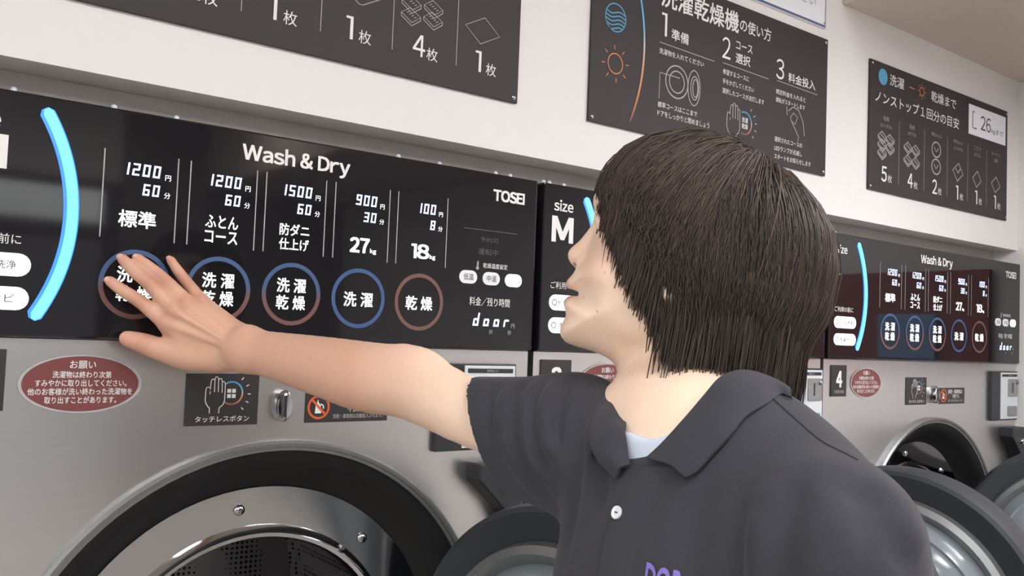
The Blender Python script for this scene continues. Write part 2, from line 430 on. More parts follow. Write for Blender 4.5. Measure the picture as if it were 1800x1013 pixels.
def machine(xl, xr, number, size, mp, label, door_c, door_dir, r_open, c_open, prices, box, bracket, kg, plate_w, nt, arc_x, screws):
    """mp maps the feature positions along the panel of the big machine"""
    root = empty('washer_dryer', ((xl+xr)/2, .45, 0))
    tag(root, label, 'washing machine', 'washer-dryers in a row along the wall')
    ox, oy = (xl+xr)/2, .45
    made = []
    def P(mb, name, m, par=None, **k):
        mb.v = [(x-ox, y-oy, z) for x, y, z in mb.v]
        o = mb.build(name, m, par if par is not None else root, **k)
        return o
    # body: front sheet with the round opening, sides, top
    cx, cz = c_open; R0 = r_open
    b = MB()
    n = 96
    hz0, hz1 = .10, 1.503
    angs = sorted(set([2*pi*i/n for i in range(n)] + [math.atan2(z-cz, x-cx) % (2*pi) for x in (xl, xr) for z in (hz0, hz1)]))
    inner = []; outer = []
    for a in angs:
        c, s = cos(a), sin(a)
        inner.append((cx+R0*c, 0, cz+R0*s))
        ts = []
        if c > 1e-9: ts.append((xr-cx)/c)
        if c < -1e-9: ts.append((xl-cx)/c)
        if s > 1e-9: ts.append((hz1-cz)/s)
        if s < -1e-9: ts.append((hz0-cz)/s)
        t = min(ts); outer.append((cx+t*c, 0, cz+t*s))
    m = len(angs)
    b.add(inner+outer, [(i, (i+1) % m, m+(i+1) % m, m+i) for i in range(m)])
    b.add([(xl, 0, hz0), (xl, 0, hz1), (xl, .9, hz0), (xl, .9, hz1), (xr, 0, hz0), (xr, 0, hz1), (xr, .9, hz0), (xr, .9, hz1)],
          [(0, 1, 3, 2), (4, 6, 7, 5), (0, 2, 6, 4), (2, 3, 7, 6), (1, 5, 7, 3)])
    b.box(xl+.002, xr-.002, .035, .9, 1.504, 1.785)
    P(b, 'body', M['steel'])
    P(MB().box(xl+.03, xr-.03, .06, .88, 0, .10), 'plinth', M['black'])
    # round opening
    f = R0/.387
    P(MB().lathe([(R0, -.002), (R0, .010), (R0-.004*f, .014), (R0-.009*f, .012), (R0-.0095*f, .009), (R0-.015*f, .008), (.3715*f, .006), (.3715*f, -.012)], (cx, 0, cz)), 'door_rim', M['satin'], smooth=True)
    P(MB().lathe([(.3715*f, .004), (.366*f, .003), (.345*f, -.012), (.325*f, -.040), (.310*f, -.052), (.309*f, -.062)], (cx, 0, cz)), 'door_gasket', M['rubber'], smooth=True)
    collar = P(MB().lathe([(.310*f, -.050), (.307*f, -.051), (.250*f, -.066), (.243*f, -.062), (.238*f, -.056), (.232*f, -.058), (.229*f, -.066), (.230*f, -.09)], (cx, 0, cz)), 'drum_collar', M['chrome'], smooth=True)
    for a in (50, 97, 143, 187, 233, 277, 323, 7):
        a = radians(a); bx, bz = cx+.278*f*cos(a), cz+.278*f*sin(a)
        P(MB().cap([(.0085, 0), (.0085, .004), (.006, .007), (.002, .008)], (bx, .060, bz), (0, -1, 0), 16), 'bolt', M['chrome'], collar, smooth=True)
    P(MB().lathe([(.230*f, -.085), (.315*f, -.10), (.318*f, -.55), (.30*f, -.58), (.05*f, -.60), (.001, -.60)], (cx, 0, cz)), 'drum', M['drum'], smooth=True)
    # control panel
    pan = P(MB().box(xl+.001, xr-.001, YP, .03, PZ0, PZ1), 'control_panel', M['glassblack'], bevel=.003)
    made = pan
    def Q(mb, name, m, **k): return P(mb, name, m, pan, **k)
    y = YP-.0007
    # light arc: blue strip painting the glow along its edges, then the core
    ax = arc_x-.0075-.255
    rim = MB(); arc_band(rim, ax, 1.662, .2542, .557, .0190, y); Q(rim, 'light_arc_glow', M['ledglow'], fix=False)
    core = MB(); arc_band(core, ax, 1.662, .2556, .553, .0130, y-.0004); Q(core, 'light_arc', M['ledcore'], fix=False)
    pr = MB(); lit = MB(); dg = MB(); dim = MB(); sil = MB()
    # size mark on the left
    sx0 = xl+.022
    pr.ltext('size', sx0+.004, sx0+.051, 1.764, 1.785, y, .05)
    if size == 'M':
        pr.ltext('M', sx0, sx0+.053, 1.706, 1.754, y, .10)
    elif size == 'L':
        pr.line([(sx0+.006, 1.752), (sx0+.006, 1.712), (sx0+.030, 1.712)], .003, y)
    else:
        pr.flat([(sx0-.006, 1.713), (sx0+.0605, 1.713), (sx0+.0605, 1.7555), (sx0-.006, 1.7555)], y)
        dim.ltext('L', sx0+.010, sx0+.040, 1.717, 1.750, y-.0004, .1)
    pr.text('ご利用の前に', sx0+.002, sx0+.082, 1.620, 1.633, y, .004)
    for (z0, z1, tx) in ((1.580, 1.609, 'ドラム洗浄'), (1.538, 1.567, '洗濯ナビ')):
        q = Q(MB().pill(sx0, sx0+.095, z0, z1, y-.0005, YP+.001), 'guide_button', M['pilllit'])
        dim.text(tx, sx0+.022, sx0+.078, z0+.009, z1-.009, y-.0012, .004)
        dim.ring(sx0+.012, (z0+z1)/2, .0045, .006, y-.0012, 20)
    # course columns
    for i in range(5):
        a, c = [(.3098, .4064), (.4237, .5204), (.5349, .6313), (.6472, .7436), (.7594, .8555)][i]
        xc = mp((a+c)/2); wd = (c-a)/2; a = xc-wd*(mp(1)-mp(0)); c = xc+wd*(mp(1)-mp(0))
        zt, zb = 1.53+.1746*1.3, 1.53+.0842*1.3
        sil.line([(a, zb), (a, zt)], .0016, y); sil.line([(c, zb), (c, zt)], .0016, y)
        p, mn = prices[i]
        segs(dg, p, c-.0245, 1.7260, .0165, y); segs(dg, mn, c-.0245, 1.7005, .0155, y)
        lit.label('円', c-.0130, 1.7280, .0092, y, .02); lit.label('分', c-.0130, 1.7035, .0092, y, .02)
        s5 = ['標準', ('ふとん', 'コース'), ('防ダニ', '仕上げ'), kg[0], kg[1]][i]
        if i == 0: lit.text(s5, xc-.0265, xc+.0225, 1.6555, 1.6785, y, .03)
        elif i < 3:
            lit.text(s5[0], xc-.024, xc+.0235, 1.6665, 1.6845, y, .022); lit.text(s5[1], xc-.024, xc+.0235, 1.6450, 1.6625, y, .022)
        else:
            lit.ltext(s5, xc-.0195, xc+.0150, 1.6510, 1.6745, y, .085); lit.ltext('kg', xc+.0165, xc+.0275, 1.6520, 1.6590, y, .06)
        ring = MB().ring(xc, 1.5794, .0405, .0468, y)
        Q(ring, 'course_ring', M['ringduo'] if i < 3 else (M['ringwash'] if i == 3 else M['ringdry']), fix=False)
        if i < 3:
            lit.text('洗 濯', xc-.0240, xc+.0225, 1.5815, 1.6030, y, .03); lit.text('乾 燥', xc-.0240, xc+.0225, 1.5560, 1.5775, y, .03)
        else:
            lit.text(['洗 濯', '乾 燥'][i-3], xc-.026, xc+.0255, 1.5660, 1.5890, y, .03)
    wx = mp(.496); 
    pr.ltext('Wash & Dry', wx, wx+.174, 1.7705, 1.7930, y, .075)
    tx = xr-.101
    pr.ltext('TOSEI', tx, tx+.070, 1.7650, 1.7850, y, .11, .05)
    # temperature buttons and remaining time on the right
    ex = xr-1.051
    sil.tube([(ex+.922, y, 1.646), (ex+.9225, y, 1.656)], .0016, 6); sil.disc(ex+.922, 1.6445, .0032, y, 16)
    pr.text('乾燥温度設定', ex+.934, ex+.987, 1.6455, 1.6545, y, .004)
    for j, (tx0, tt) in enumerate(((.885, '低温'), (.934, '中温'), (.983, ''))):
        Q(MB().pill(ex+tx0, ex+tx0+.037, 1.6165, 1.6390, y-.0005, YP+.001), 'temperature_button', M['pillon'] if j == 2 else M['pillgrey'])
        if tt: dim.text(tt, ex+tx0+.008, ex+tx0+.029, 1.6225, 1.6335, y-.0012, .01)
    pr.text('料金／残り時間', ex+.908, ex+.995, 1.5795, 1.5945, y, .006)
    segs(dg, 'door', ex+.994, 1.5450, .0225, y, w=.0115, gap=.0105, slant=.16)
    for tx0, tz, tt in ((.956, 1.5355, '分'), (.997, 1.5350, '秒'), (1.004, 1.5475, '円')): sil.label(tt, ex+tx0, tz, .009, y, .02)
    dim.text('予約可', ex+.925, ex+.965, 1.690, 1.699, y, .0); dim.text('運転中', ex+.922, ex+.966, 1.668, 1.679, y, .0)
    dim.line([(ex+.89, 1.711), (ex+1.005, 1.711)], .0012, y)
    Q(pr, 'panel_lettering', M['white'], fix=False); Q(lit, 'backlit_lettering', M['lit'], fix=False)
    Q(dg, 'display_digits', M['digit'], fix=False); Q(dim, 'button_lettering', M['dimprint'], fix=False); Q(sil, 'column_lines', M['greyprint'], fix=False)
    for sxx in screws:
        P(MB().cap([(.0040, 0), (.0040, .006), (.0022, .0082)], (sxx, .004, PZ1-.001), (0, 0, 1), 12), 'screw', M['coinwhite'], smooth=True)
    # number plate
    p0 = plate_w[0]; p1 = plate_w[1]
    pl = P(MB().box(p0, p1, -.003, .001, 1.412, 1.489), 'number_plate', M['plate'], bevel=.0008)
    pc = (p0+p1)/2
    P(MB().ltext(number, pc-.013, pc+.013, 1.4345, 1.475, -.0036, .09), 'number', M['white'], pl, fix=False)
    P(MB().text('洗濯乾燥機', pc-.021, pc+.021, 1.420, 1.428, -.0036), 'plate_lettering', M['greyprint'], pl, fix=False)
    # notice sticker
    n0, nrx = nt
    st = P(MB().poly([(n0+nrx*cos(2*pi*i/72), 1.4455+.0365*sin(2*pi*i/72)) for i in range(72)], -.0012, .001), 'notice_sticker', M['maroon'])
    bd = MB(); vs = []
    for i in range(72):
        a = 2*pi*i/72
        for rr in (.985, 1.045): vs.append((n0+nrx*rr*cos(a), -.0016, 1.4455+.0365*rr*sin(a)))
    bd.add(vs, [(2*i, 2*((i+1) % 72), 2*((i+1) % 72)+1, 2*i+1) for i in range(72)])
    P(bd, 'sticker_border', M['greyprint'], st, fix=False)
    tx = MB(); k2 = nrx/.0727
    for s3, wd, z3, h3 in (('お願い', .032, 1.4705, .0105), ('洗濯物は終わり次第', .072, 1.4575, .0090), ('すみやかに取り出してください。', .112, 1.4465, .0090), ('他のお客様が洗い終わった洗濯物を', .128, 1.4355, .0090), ('取り出すことがあります。', .088, 1.4245, .0090)):
        tx.text(s3, n0-wd/2*k2, n0+wd/2*k2, z3-h3/2, z3+h3/2, -.0018, .018)
    P(tx, 'sticker_lettering', M['white'], st, fix=False)
    # touchless label
    t0 = box[0]
    tl = P(MB().box(t0, t0+.107, -.0018, .001, 1.386, 1.460), 'touchless_label', M['plate'], bevel=.0006)
    w = MB(); hand_icon(w, t0+.041, 1.4295, .052, -.0024, .0012)
    for i, a in enumerate((52, 26, 0, -24, -48)):
        a = radians(a); c0 = t0+.064; z0 = 1.4305
        w.line([(c0+.026*cos(a), z0+.026*sin(a)), (c0+.0305*cos(a), z0+.0305*sin(a))], .0014, -.0024)
    w.text('タッチレスボタン', t0+.015, t0+.094, 1.3910, 1.3995, -.0024, .012)
    for q in ((-.0055, .001), (.0015, .001), (-.0055, -.0065), (.0015, -.0065)):
        w.flat([(t0+.065+q[0], 1.4315+q[1]), (t0+.0705+q[0], 1.4315+q[1]), (t0+.0705+q[0], 1.4370+q[1]), (t0+.065+q[0], 1.4370+q[1])], -.0024)
    P(w, 'label_icon', M['white'], tl, fix=False)
    P(MB().ring(t0+.066, 1.4320, .0150, .0172, -.0023, 40, -2.2, 2.2), 'ring_icon', M['duosign'], tl, fix=False)
    # chrome lock
    l0 = box[1]
    lk = MB(); lk.cap([(.0135, 0), (.0135, .012), (.011, .016), (.004, .017)], (l0, 0, 0), (0, -1, 0), 40)
    lk.v = [(x, yv, 1.413+zv*1.75) for x, yv, zv in lk.v]
    lo = P(lk, 'lock', M['chrome'], smooth=True)
    P(MB().box(l0-.0012, l0+.0012, -.0185, -.015, 1.397, 1.429), 'key_slot', M['black'], lo)
    # detergent label
    d0 = box[2]
    dl = P(MB().box(d0, d0+.143, -.0018, .001, 1.386, 1.431), 'detergent_label', M['plate'], bevel=.0006)
    P(MB().ring(d0+.0215, 1.4095, .0150, .0185, -.0024, 40).line([(d0+.0105, 1.4205), (d0+.0325, 1.3985)], .0036, -.0028), 'prohibition_icon', M['redorange'], dl, fix=False)
    w = MB().flat([(d0+.0155, 1.4000), (d0+.0265, 1.4000), (d0+.0245, 1.4130), (d0+.0215, 1.4160), (d0+.0200, 1.4215), (d0+.0185, 1.4160), (d0+.0165, 1.4120)], -.0022)
    w.line([(d0+.0245, 1.4140), (d0+.0290, 1.4120), (d0+.0300, 1.4070)], .0022, -.0022)
    w.text('洗剤・柔軟剤は', d0+.046, d0+.128, 1.4145, 1.4265, -.0024, .02); w.text('不要です。', d0+.071, d0+.112, 1.4015, 1.4125, -.0024, .02)
    P(w, 'label_lettering', M['white'], dl, fix=False)
    P(MB().text('洗剤・柔軟剤は自動投入されます。', d0+.046, d0+.134, 1.3915, 1.3985, -.0024, .01), 'small_lettering', M['greyprint'], dl, fix=False)
    # coin unit
    c0 = box[3]; c1 = box[4]
    cb = P(MB().box(c0, c1, -.010, .001, 1.332, 1.480), 'coin_unit', M['black'], bevel=.002)
    g = (c1-c0)/.168
    P(MB().box(c0+.054*g, c1-.004, -.0125, -.009, 1.3365, 1.4765), 'coin_plate', M['coinwhite'], cb, bevel=.0008)
    P(MB().box(c0+.060*g, c1-.010, -.0135, -.012, 1.4640, 1.4715), 'coin_label', M['plate'], cb)
    P(MB().box(c0+.098*g, c1-.010, -.0165, -.012, 1.4050, 1.4570), 'coin_slot', M['coingrey'], cb, bevel=.001)
    P(MB().box(c0+.120*g, c0+.124*g, -.0175, -.016, 1.416, 1.446), 'slot_gap', M['black'], cb)
    P(MB().cap([(.006, 0), (.006, .004), (.004, .006)], (c1-.018, -.016, 1.447), (0, -1, 0), 20), 'return_button', M['chrome'], cb, smooth=True)
    P(MB().box(c0+.095*g, c1-.014, -.0165, -.012, 1.345, 1.375), 'coin_return', M['coingrey'], cb, bevel=.003)
    P(MB().text('硬貨投入口', c0+.100*g, c0+.124*g, 1.4655, 1.4700, -.0142, .01), 'coin_lettering', M['greyprint'], cb, fix=False)
    # hinge bracket and open door
    b0, bs = bracket
    hb = P(MB().poly([(b0, 1.312), (b0+.094*bs, 1.312), (b0+.094*bs, 1.130), (b0+.088*bs, 1.170), (b0+.060*bs, 1.228), (b0, 1.285)], -.040, .001), 'hinge_bracket', M['black'], bevel=.003)
    P(MB().cap([(.0105, 0), (.0105, .004), (.008, .0075), (.003, .0085)], (b0+.056*bs, -.040, 1.271), (0, -1, 0), 24), 'bracket_screw', M['chrome'], hb, smooth=True)
    dx, dy = door_dir                      # hinge edge to free edge
    nx, ny = (dy, -dx)                     # inner face normal
    if nx > 0: nx, ny = -nx, -ny
    c = door_c; axis = (nx, ny, 0)
    R = .2925
    dr = P(MB().cap([(R-.03, -.115), (R-.008, -.105), (R-.001, -.085), (R, -.02), (R-.004, -.004), (R-.012, 0), (.236, -.012), (.228, -.030)], c, axis, 96), 'door', M['doorframe'], smooth=True)
    P(MB().lathe([(.238, -.010), (.234, .004), (.222, .010), (.214, .004), (.206, -.004)], c, axis), 'door_ring', M['satin'], dr, smooth=True)
    P(MB().lathe([(.207, -.004), (.200, .012), (.186, .030), (.180, .028), (.174, .034), (.14, .050), (.08, .060), (.001, .063)], c, axis), 'door_glass', M['mirrorglass'], dr, smooth=True)
    hx = c[0]-dx*(R+.0)-nx*.06; hy = c[1]-dy*(R+.0)-ny*.06
    arm = MB()
    for zz in (c[2]+.11, c[2]-.11):
        arm.box(hx-.005, b0+.085*bs, -.075, -.030, zz-.03, zz+.03)
    arm.cap([(.016, 0), (.016, .34)], (b0+.066*bs, -.052, c[2]-.17), (0, 0, 1), 20)
    P(arm, 'door_hinge', M['black'], dr, bevel=0)
    return root

def lin(a0, a1, b0, b1):
    return lambda x: b0+(x-a0)*(b1-b0)/(a1-a0)

PR = [('1200', '60'), ('1200', '60'), ('1500', '60'), ('900', '30'), ('100', '8')]
big = machine(.114, 1.051, '2', 'tile', lambda x: x,
    'nearest stainless washer-dryer with the hand over its buttons and one big open drum', (.870, -.301, .999), (.1736, -.9848), .387, (.582, .975),
    PR, (.4375, .581, .620, .852, 1.018), (.925, 1.0), ('27', '18'), (.138, .212), (.302, .0725), .282, (.201, .322, .405, .765, .846, .965, .998))
mid = machine(1.064, 1.959, '3', 'M', lin(.114, 1.051, 1.064, 1.959),
    'middle stainless washer-dryer numbered 3 and marked size M, mostly hidden behind the man', (1.764, -.301, .999), (.1736, -.9848), .350, (1.50, .985),
    PR, (1.36, 1.51, 1.55, 1.800, 1.955), (1.852, 1.0), ('27', '18'), (1.081, 1.155), (1.250, .0725), 1.213, (1.076, 1.090, 1.125))
far = machine(1.972, 2.998, '4', 'L', lin(.358, .6954, 2.248, 2.613),
    'farthest stainless washer-dryer numbered 4, at the end of the row by the white side wall', (2.700, -.292, .999), (.3746, -.9272), .365, (2.495, .985),
    PR, (2.351, 2.492, 2.529, 2.822, 2.990), (2.895, 1.0), ('27', '18'), (2.002, 2.068), (2.159, .068), 2.139, (2.020,))

# ------------------------------------------------------------------ signs on the wall
def sign(name, x0, x1, z0, z1, label, cat, m=None, group=None):
    ox, oz = (x0+x1)/2, z0
    root = empty(name, (ox, 0, oz))
    tag(root, label, cat, group)
    def P(mb, nm, mm, par=None, **k):
        mb.v = [(x-ox, yv, z-oz) for x, yv, z in mb.v]
        return mb.build(nm, mm, par if par is not None else root, **k)
    b = P(MB().box(x0, x1, -.006, -.0003, z0, z1), 'board', m or M['board'], bevel=.0008)
    for x in (x0+.009, x1-.009):
        for z in (z0+.009, z1-.009):
            P(MB().cap([(.0042, 0), (.0042, .0015), (.002, .003)], (x, -.0058, z), (0, -1, 0), 16), 'screw', M['chrome'], b, smooth=True)
    return root, P, b
YS = -.0068
W1 = .0014
# sign above the near machine: how many pieces fit
root, P, b = sign('capacity_sign', -.62, 1.000, 1.947, 2.47, 'charcoal capacity sign over the nearest washer-dryer, with large numbers and bedding icons', 'sign', group='instruction signs on the wall')
w = MB(); ln = MB()
for x in (.359, .485, .611, .738, .864): ln.line([(x, 1.987), (x, 2.30)], .0013, YS)
for x, n in ((.413, '2'), (.535, '1'), (.662, '1'), (.789, '4'), (.912, '1')):
    w.ltext(n, x-(.012 if n != '1' else .008), x+(.012 if n != '1' else .0045), 1.9865, 2.023, YS, .015)
    w.label('枚', x+.026, 1.9945, .0235, YS, .01)
def rhomb(mb, x, z, a, h, y=YS, w2=W1): mb.line([(x-a, z+.1*h), (x+.1*a, z+h), (x+a, z-.1*h), (x-.1*a, z-h)], w2, y, True)
rhomb(ln, .917, 2.0600, .037, .0240)
def quilt(mb, x, z, s):
    mb.line([(x-s, z), (x-.15*s, z-.62*s), (x+.05*s, z-.62*s), (x+s, z-.1*s)], W1, YS); mb.line([(x-s, z), (x-s, z+.2*s), (x, z+.8*s), (x+s, z+.2*s), (x+s, z-.1*s)], W1, YS)
quilt(ln, .680, 2.067, .034)
quilt(ln, .545, 2.080, .034)
def pillow(mb, x, z, s, y=YS, w2=W1):
    mb.line([(x-s, z+.15*s), (x-.1*s, z+.75*s), (x+s, z+.1*s), (x+.1*s, z-.55*s)], w2, y, True)
    mb.line([(x-s, z+.15*s), (x-s, z-.15*s), (x+.1*s, z-.85*s), (x+s, z-.2*s), (x+s, z+.1*s)], w2, y)
    for q in range(4): mb.line([(x-.45*s+q*.25*s, z+.25*s-q*.12*s), (x-.2*s+q*.25*s, z+.40*s-q*.12*s)], w2*.8, y)
for x, z in ((.771, 2.050), (.771, 2.071), (.814, 2.053), (.814, 2.073)): pillow(ln, x, z, .0185)
P(w, 'lettering', M['white'], b, fix=False); P(ln, 'icons', M['greyprint'], b, fix=False)

# sign above the middle machine: how to use it
root, P, b = sign('instruction_sign', 1.173, 1.954, 1.947, 2.284, 'charcoal how-to-use sign with steps 1, 2 and 3, above the head of the man', 'sign', group='instruction signs on the wall')
w = MB(); g = MB()
w.text('洗濯乾燥機', 1.362, 1.612, 2.2185, 2.2660, YS, .03); w.text('の使い方', 1.616, 1.728, 2.2260, 2.2560, YS, .015)
w.ltext('1', 1.366, 1.382, 2.158, 2.206, YS); w.text('準備', 1.396, 1.449, 2.155, 2.179, YS, .02)
w.ltext('2', 1.558, 1.586, 2.1535, 2.2005, YS); w.text('コース', 1.604, 1.662, 2.183, 2.201, YS, .014); w.text('選択', 1.604, 1.655, 2.152, 2.175, YS, .02)
w.ltext('3', 1.750, 1.780, 2.1480, 2.1940, YS); w.text('料金投入', 1.797, 1.904, 2.1475, 2.1705, YS, .02)
for x0, x1 in ((1.361, 1.533), (1.561, 1.722), (1.754, 1.914)): g.line([(x0, 2.1425), (x1, 2.139)], .0016, YS)
for s2, x0, x1, z in (('洗濯物を入れてください', 1.361, 1.499, 2.125), ('希望するコースに', 1.562, 1.652, 2.124), ('手をかざしてください', 1.562, 1.670, 2.103), ('選択したコースが点灯します', 1.562, 1.708, 2.082),
                      ('規定料金を入れると', 1.751, 1.866, 2.117), ('運転がスタートします', 1.751, 1.864, 2.098), ('標準コースはここまで', 1.361, 1.482, 2.014), ('ドアをしっかりと閉めましょう', 1.361, 1.522, 1.996),
                      ('選択されたコースの', 1.750, 1.856, 2.006), ('LEDランプが点滅し', 1.750, 1.856, 1.9855), ('スタートをお知らせします', 1.750, 1.892, 1.966)):
    w.text(s2, x0, x1, z-.0060, z+.0060, YS, .004)
g.ring(1.4165, 2.070, .0325, .0352, YS); g.ring(1.4165, 2.070, .0215, .0240, YS)
for q, (rx, rz) in enumerate(((.0190, .0375), (.0125, .0250), (.0080, .0190))):
    g.line([(1.470+q*.002+rx*cos(2*pi*i/40), 2.068+rz*sin(2*pi*i/40)) for i in range(40)], .0022, YS, True)
g.line([(1.364, 2.026), (1.365, 2.080), (1.425, 2.080)], .0018, YS)
hand_icon(g, 1.600, 2.020, .082, YS, .0020)
for a in (56, 32, 8, -16, -40): a = radians(a); g.line([(1.640+.037*cos(a), 2.022+.037*sin(a)), (1.640+.044*cos(a), 2.022+.044*sin(a))], .0022, YS)
w.text('洗濯', 1.631, 1.652, 2.0235, 2.0355, YS, .02); w.text('乾燥', 1.631, 1.652, 2.0095, 2.0215, YS, .02)
g.line([(1.795, 2.068), (1.793, 2.088)], .0022, YS); g.line([(1.800, 2.080), (1.818, 2.092), (1.840, 2.088), (1.858, 2.062), (1.864, 2.030)], .0022, YS)
g.line([(1.808, 2.066), (1.820, 2.078), (1.836, 2.070), (1.826, 2.052), (1.812, 2.058)], .0020, YS, True); g.line([(1.812, 2.058), (1.842, 2.024), (1.838, 2.014)], .0022, YS)
bl = MB().ring(1.2355, 2.1620, .0265, .0288, YS)
for q in range(5):
    z = 2.172-q*.0078
    bl.line([(x, z+.0028*sin((x-1.2355)*2*pi/.045)) for x in np.linspace(1.2355-sqrt(max(.0275**2-(z-2.162)**2, 0)), 1.2355+sqrt(max(.0275**2-(z-2.162)**2, 0)), 16)], .0024, YS)
P(bl, 'wave_icon', M['blueprint'], b, fix=False)
sn = MB().ring(1.2385, 2.0710, .0185, .0210, YS)
for q in range(8):
    a = q*pi/4+.1; sn.line([(1.2385+.028*cos(a), 2.071+.028*sin(a)), (1.2385+.037*cos(a), 2.071+.037*sin(a))], .0022, YS)
P(sn, 'sun_icon', M['orange'], b, fix=False)
ar = MB(); arc_band(ar, 1.3175-.36, 2.118, .36, .445, .0048, YS); P(ar, 'arc_print', M['duosign'], b, fix=False)
rg = MB().ring(1.640, 2.0225, .0235, .0262, YS, 40, -2.0, 2.0); P(rg, 'ring_icon', M['duosign'], b, fix=False)
P(w, 'lettering', M['white'], b, fix=False); P(g, 'icons', M['greyprint'], b, fix=False)

# white card above it
root, P, b = sign('notice_card', 1.40, 1.944, 2.309, 2.52, 'white notice card with a slate blue border, above the how-to-use sign', 'card', M['paper'])
P(MB().line([(1.404, 2.313), (1.940, 2.313), (1.940, 2.516), (1.404, 2.516)], .006, YS, True), 'border', M['slateblue'], b, fix=False)
P(MB().text('ください', 1.775, 1.899, 2.352, 2.378, YS, .0), 'lettering', M['greyprint'], b, fix=False)

# sign above the far machine
root, P, b = sign('load_guide_sign', 2.144, 2.913, 1.941, 2.280, 'charcoal load guide sign with a white 26 kg box, above the farthest washer-dryer', 'sign', group='instruction signs on the wall')
w = MB(); g = MB()
w.text('洗濯', 2.236, 2.307, 2.228, 2.258, YS, .02); w.text('乾燥まで', 2.450, 2.590, 2.226, 2.256, YS, .02)
w.text('ノンストップ１回分の目安', 2.168, 2.608, 2.172, 2.203, YS, .015)
P(MB().disc(2.203, 2.2430, .0215, YS), 'wave_icon', M['blueprint'], b, fix=False)
sn = MB().ring(2.400, 2.2420, .0100, .0130, YS, 30)
for q in range(8): a = q*pi/4; sn.line([(2.400+.016*cos(a), 2.242+.016*sin(a)), (2.400+.022*cos(a), 2.242+.022*sin(a))], .0025, YS)
sn.line([(2.335, 2.242), (2.362, 2.242)], .003, YS); P(sn, 'sun_icon', M['orange'], b, fix=False)
bx = P(MB().box(2.666, 2.898, -.0072, -.0055, 2.171, 2.259), 'size_box', M['paper'], b, fix=False)
q = MB(); q.line([(2.700, 2.240), (2.688, 2.240), (2.688, 2.192), (2.712, 2.192)], .004, -.0076); q.ltext('26', 2.738, 2.800, 2.194, 2.236, -.0076); q.text('kgまで', 2.805, 2.882, 2.192, 2.210, -.0076)
P(q, 'size_lettering', M['plate'], b, fix=False)
cx_ = (2.222, 2.352, 2.482, 2.606, 2.720, 2.838)
for x, n in zip(cx_, '542111'):
    w.ltext(n, x-(.019 if n != '1' else .011), x+(.007 if n != '1' else .003), 1.969, 2.009, YS, .03); w.label('枚', x+.022, 1.979, .022, YS, .01)
for i in range(5): x = (cx_[i]+cx_[i+1])/2; g.line([(x, 1.970), (x, 2.140)], .0013, YS)
for x, z in ((-.018, .022), (-.018, .002), (-.018, -.020), (.020, .020), (.020, -.002)): pillow(g, cx_[0]+x, 2.062+z, .020, YS, .0035)
for x, z in ((-.020, .018), (-.020, -.016), (.020, .016), (.020, -.018)): pillow(g, cx_[1]+x, 2.058+z, .020, YS, .0035)
for z in (2.094, 2.046): g.line([(cx_[2]+.024*cos(2*pi*i/24), z+.021*sin(2*pi*i/24)) for i in range(24)], .004, YS, True); g.line([(cx_[2]-.012, z+.006), (cx_[2], z-.006), (cx_[2]+.012, z+.006)], .003, YS)
rhomb(g, cx_[3], 2.048, .030, .026, YS, .004); g.line([(cx_[3]-.014, 2.058), (cx_[3], 2.046), (cx_[3]+.014, 2.060)], .004, YS)
rhomb(g, cx_[4], 2.043, .026, .024, YS, .004); rhomb(g, cx_[5], 2.042, .028, .024, YS, .004)
for x, ts in zip(cx_, (('毛布', '(シングル)'), ('毛布', '(ダブル)'), ('羽毛ふとん',), ('羊毛ふとん', '(シングル)'), ('こたつ', 'ふとん'), ('カーペット', '(2畳)'))):
    for i, t in enumerate(ts): g.label(t, x, 2.135-i*.019, .0145 if len(t) < 4 else .0115, YS)
P(w, 'lettering', M['white'], b, fix=False); P(g, 'icons', M['greyprint'], b, fix=False)

# ------------------------------------------------------------------ the man: implicit surfaces
def vlen(a): return np.sqrt((a*a).sum(-1))
def smin(a, b, k):
    if k <= 0: return np.minimum(a, b)
    h = np.clip(.5+.5*(b-a)/k, 0, 1)
    return b*(1-h)+a*h-k*h*(1-h)
def smax(a, b, k): return -smin(-a, -b, k)
def capsule(P, a, b, r1, r2):
    a = np.asarray(a); b = np.asarray(b); ba = b-a
    h = np.clip(((P-a)@ba)/(ba@ba), 0, 1)
    return vlen(P-a-h[..., None]*ba)-(r1+(r2-r1)*h)
def ellipsoid(P, c, r, B=None):
    q = P-np.asarray(c)
    if B is not None: q = q@np.asarray(B).T
    r = np.asarray(r); k0 = vlen(q/r); k1 = vlen(q/(r*r))
    return k0*(k0-1)/np.maximum(k1, 1e-9)
def poly2d(x, z, V):
    V = np.asarray(V); n = len(V)
    d = np.full(x.shape, 1e9); ins = np.zeros(x.shape, bool)
    for i in range(n):
        ax, az = V[i]; bx, bz = V[i-1]
        ex_, ez_ = bx-ax, bz-az; wx, wz = x-ax, z-az
        t = np.clip((wx*ex_+wz*ez_)/(ex_*ex_+ez_*ez_+1e-12), 0, 1)
        d = np.minimum(d, (wx-ex_*t)**2+(wz-ez_*t)**2)
        c = ((az > z) != (bz > z)) & (x < ex_*(z-az)/np.where(ez_ == 0, 1e-12, ez_)+ax)
        ins ^= c
    d = np.sqrt(d)
    return np.where(ins, -d, d)

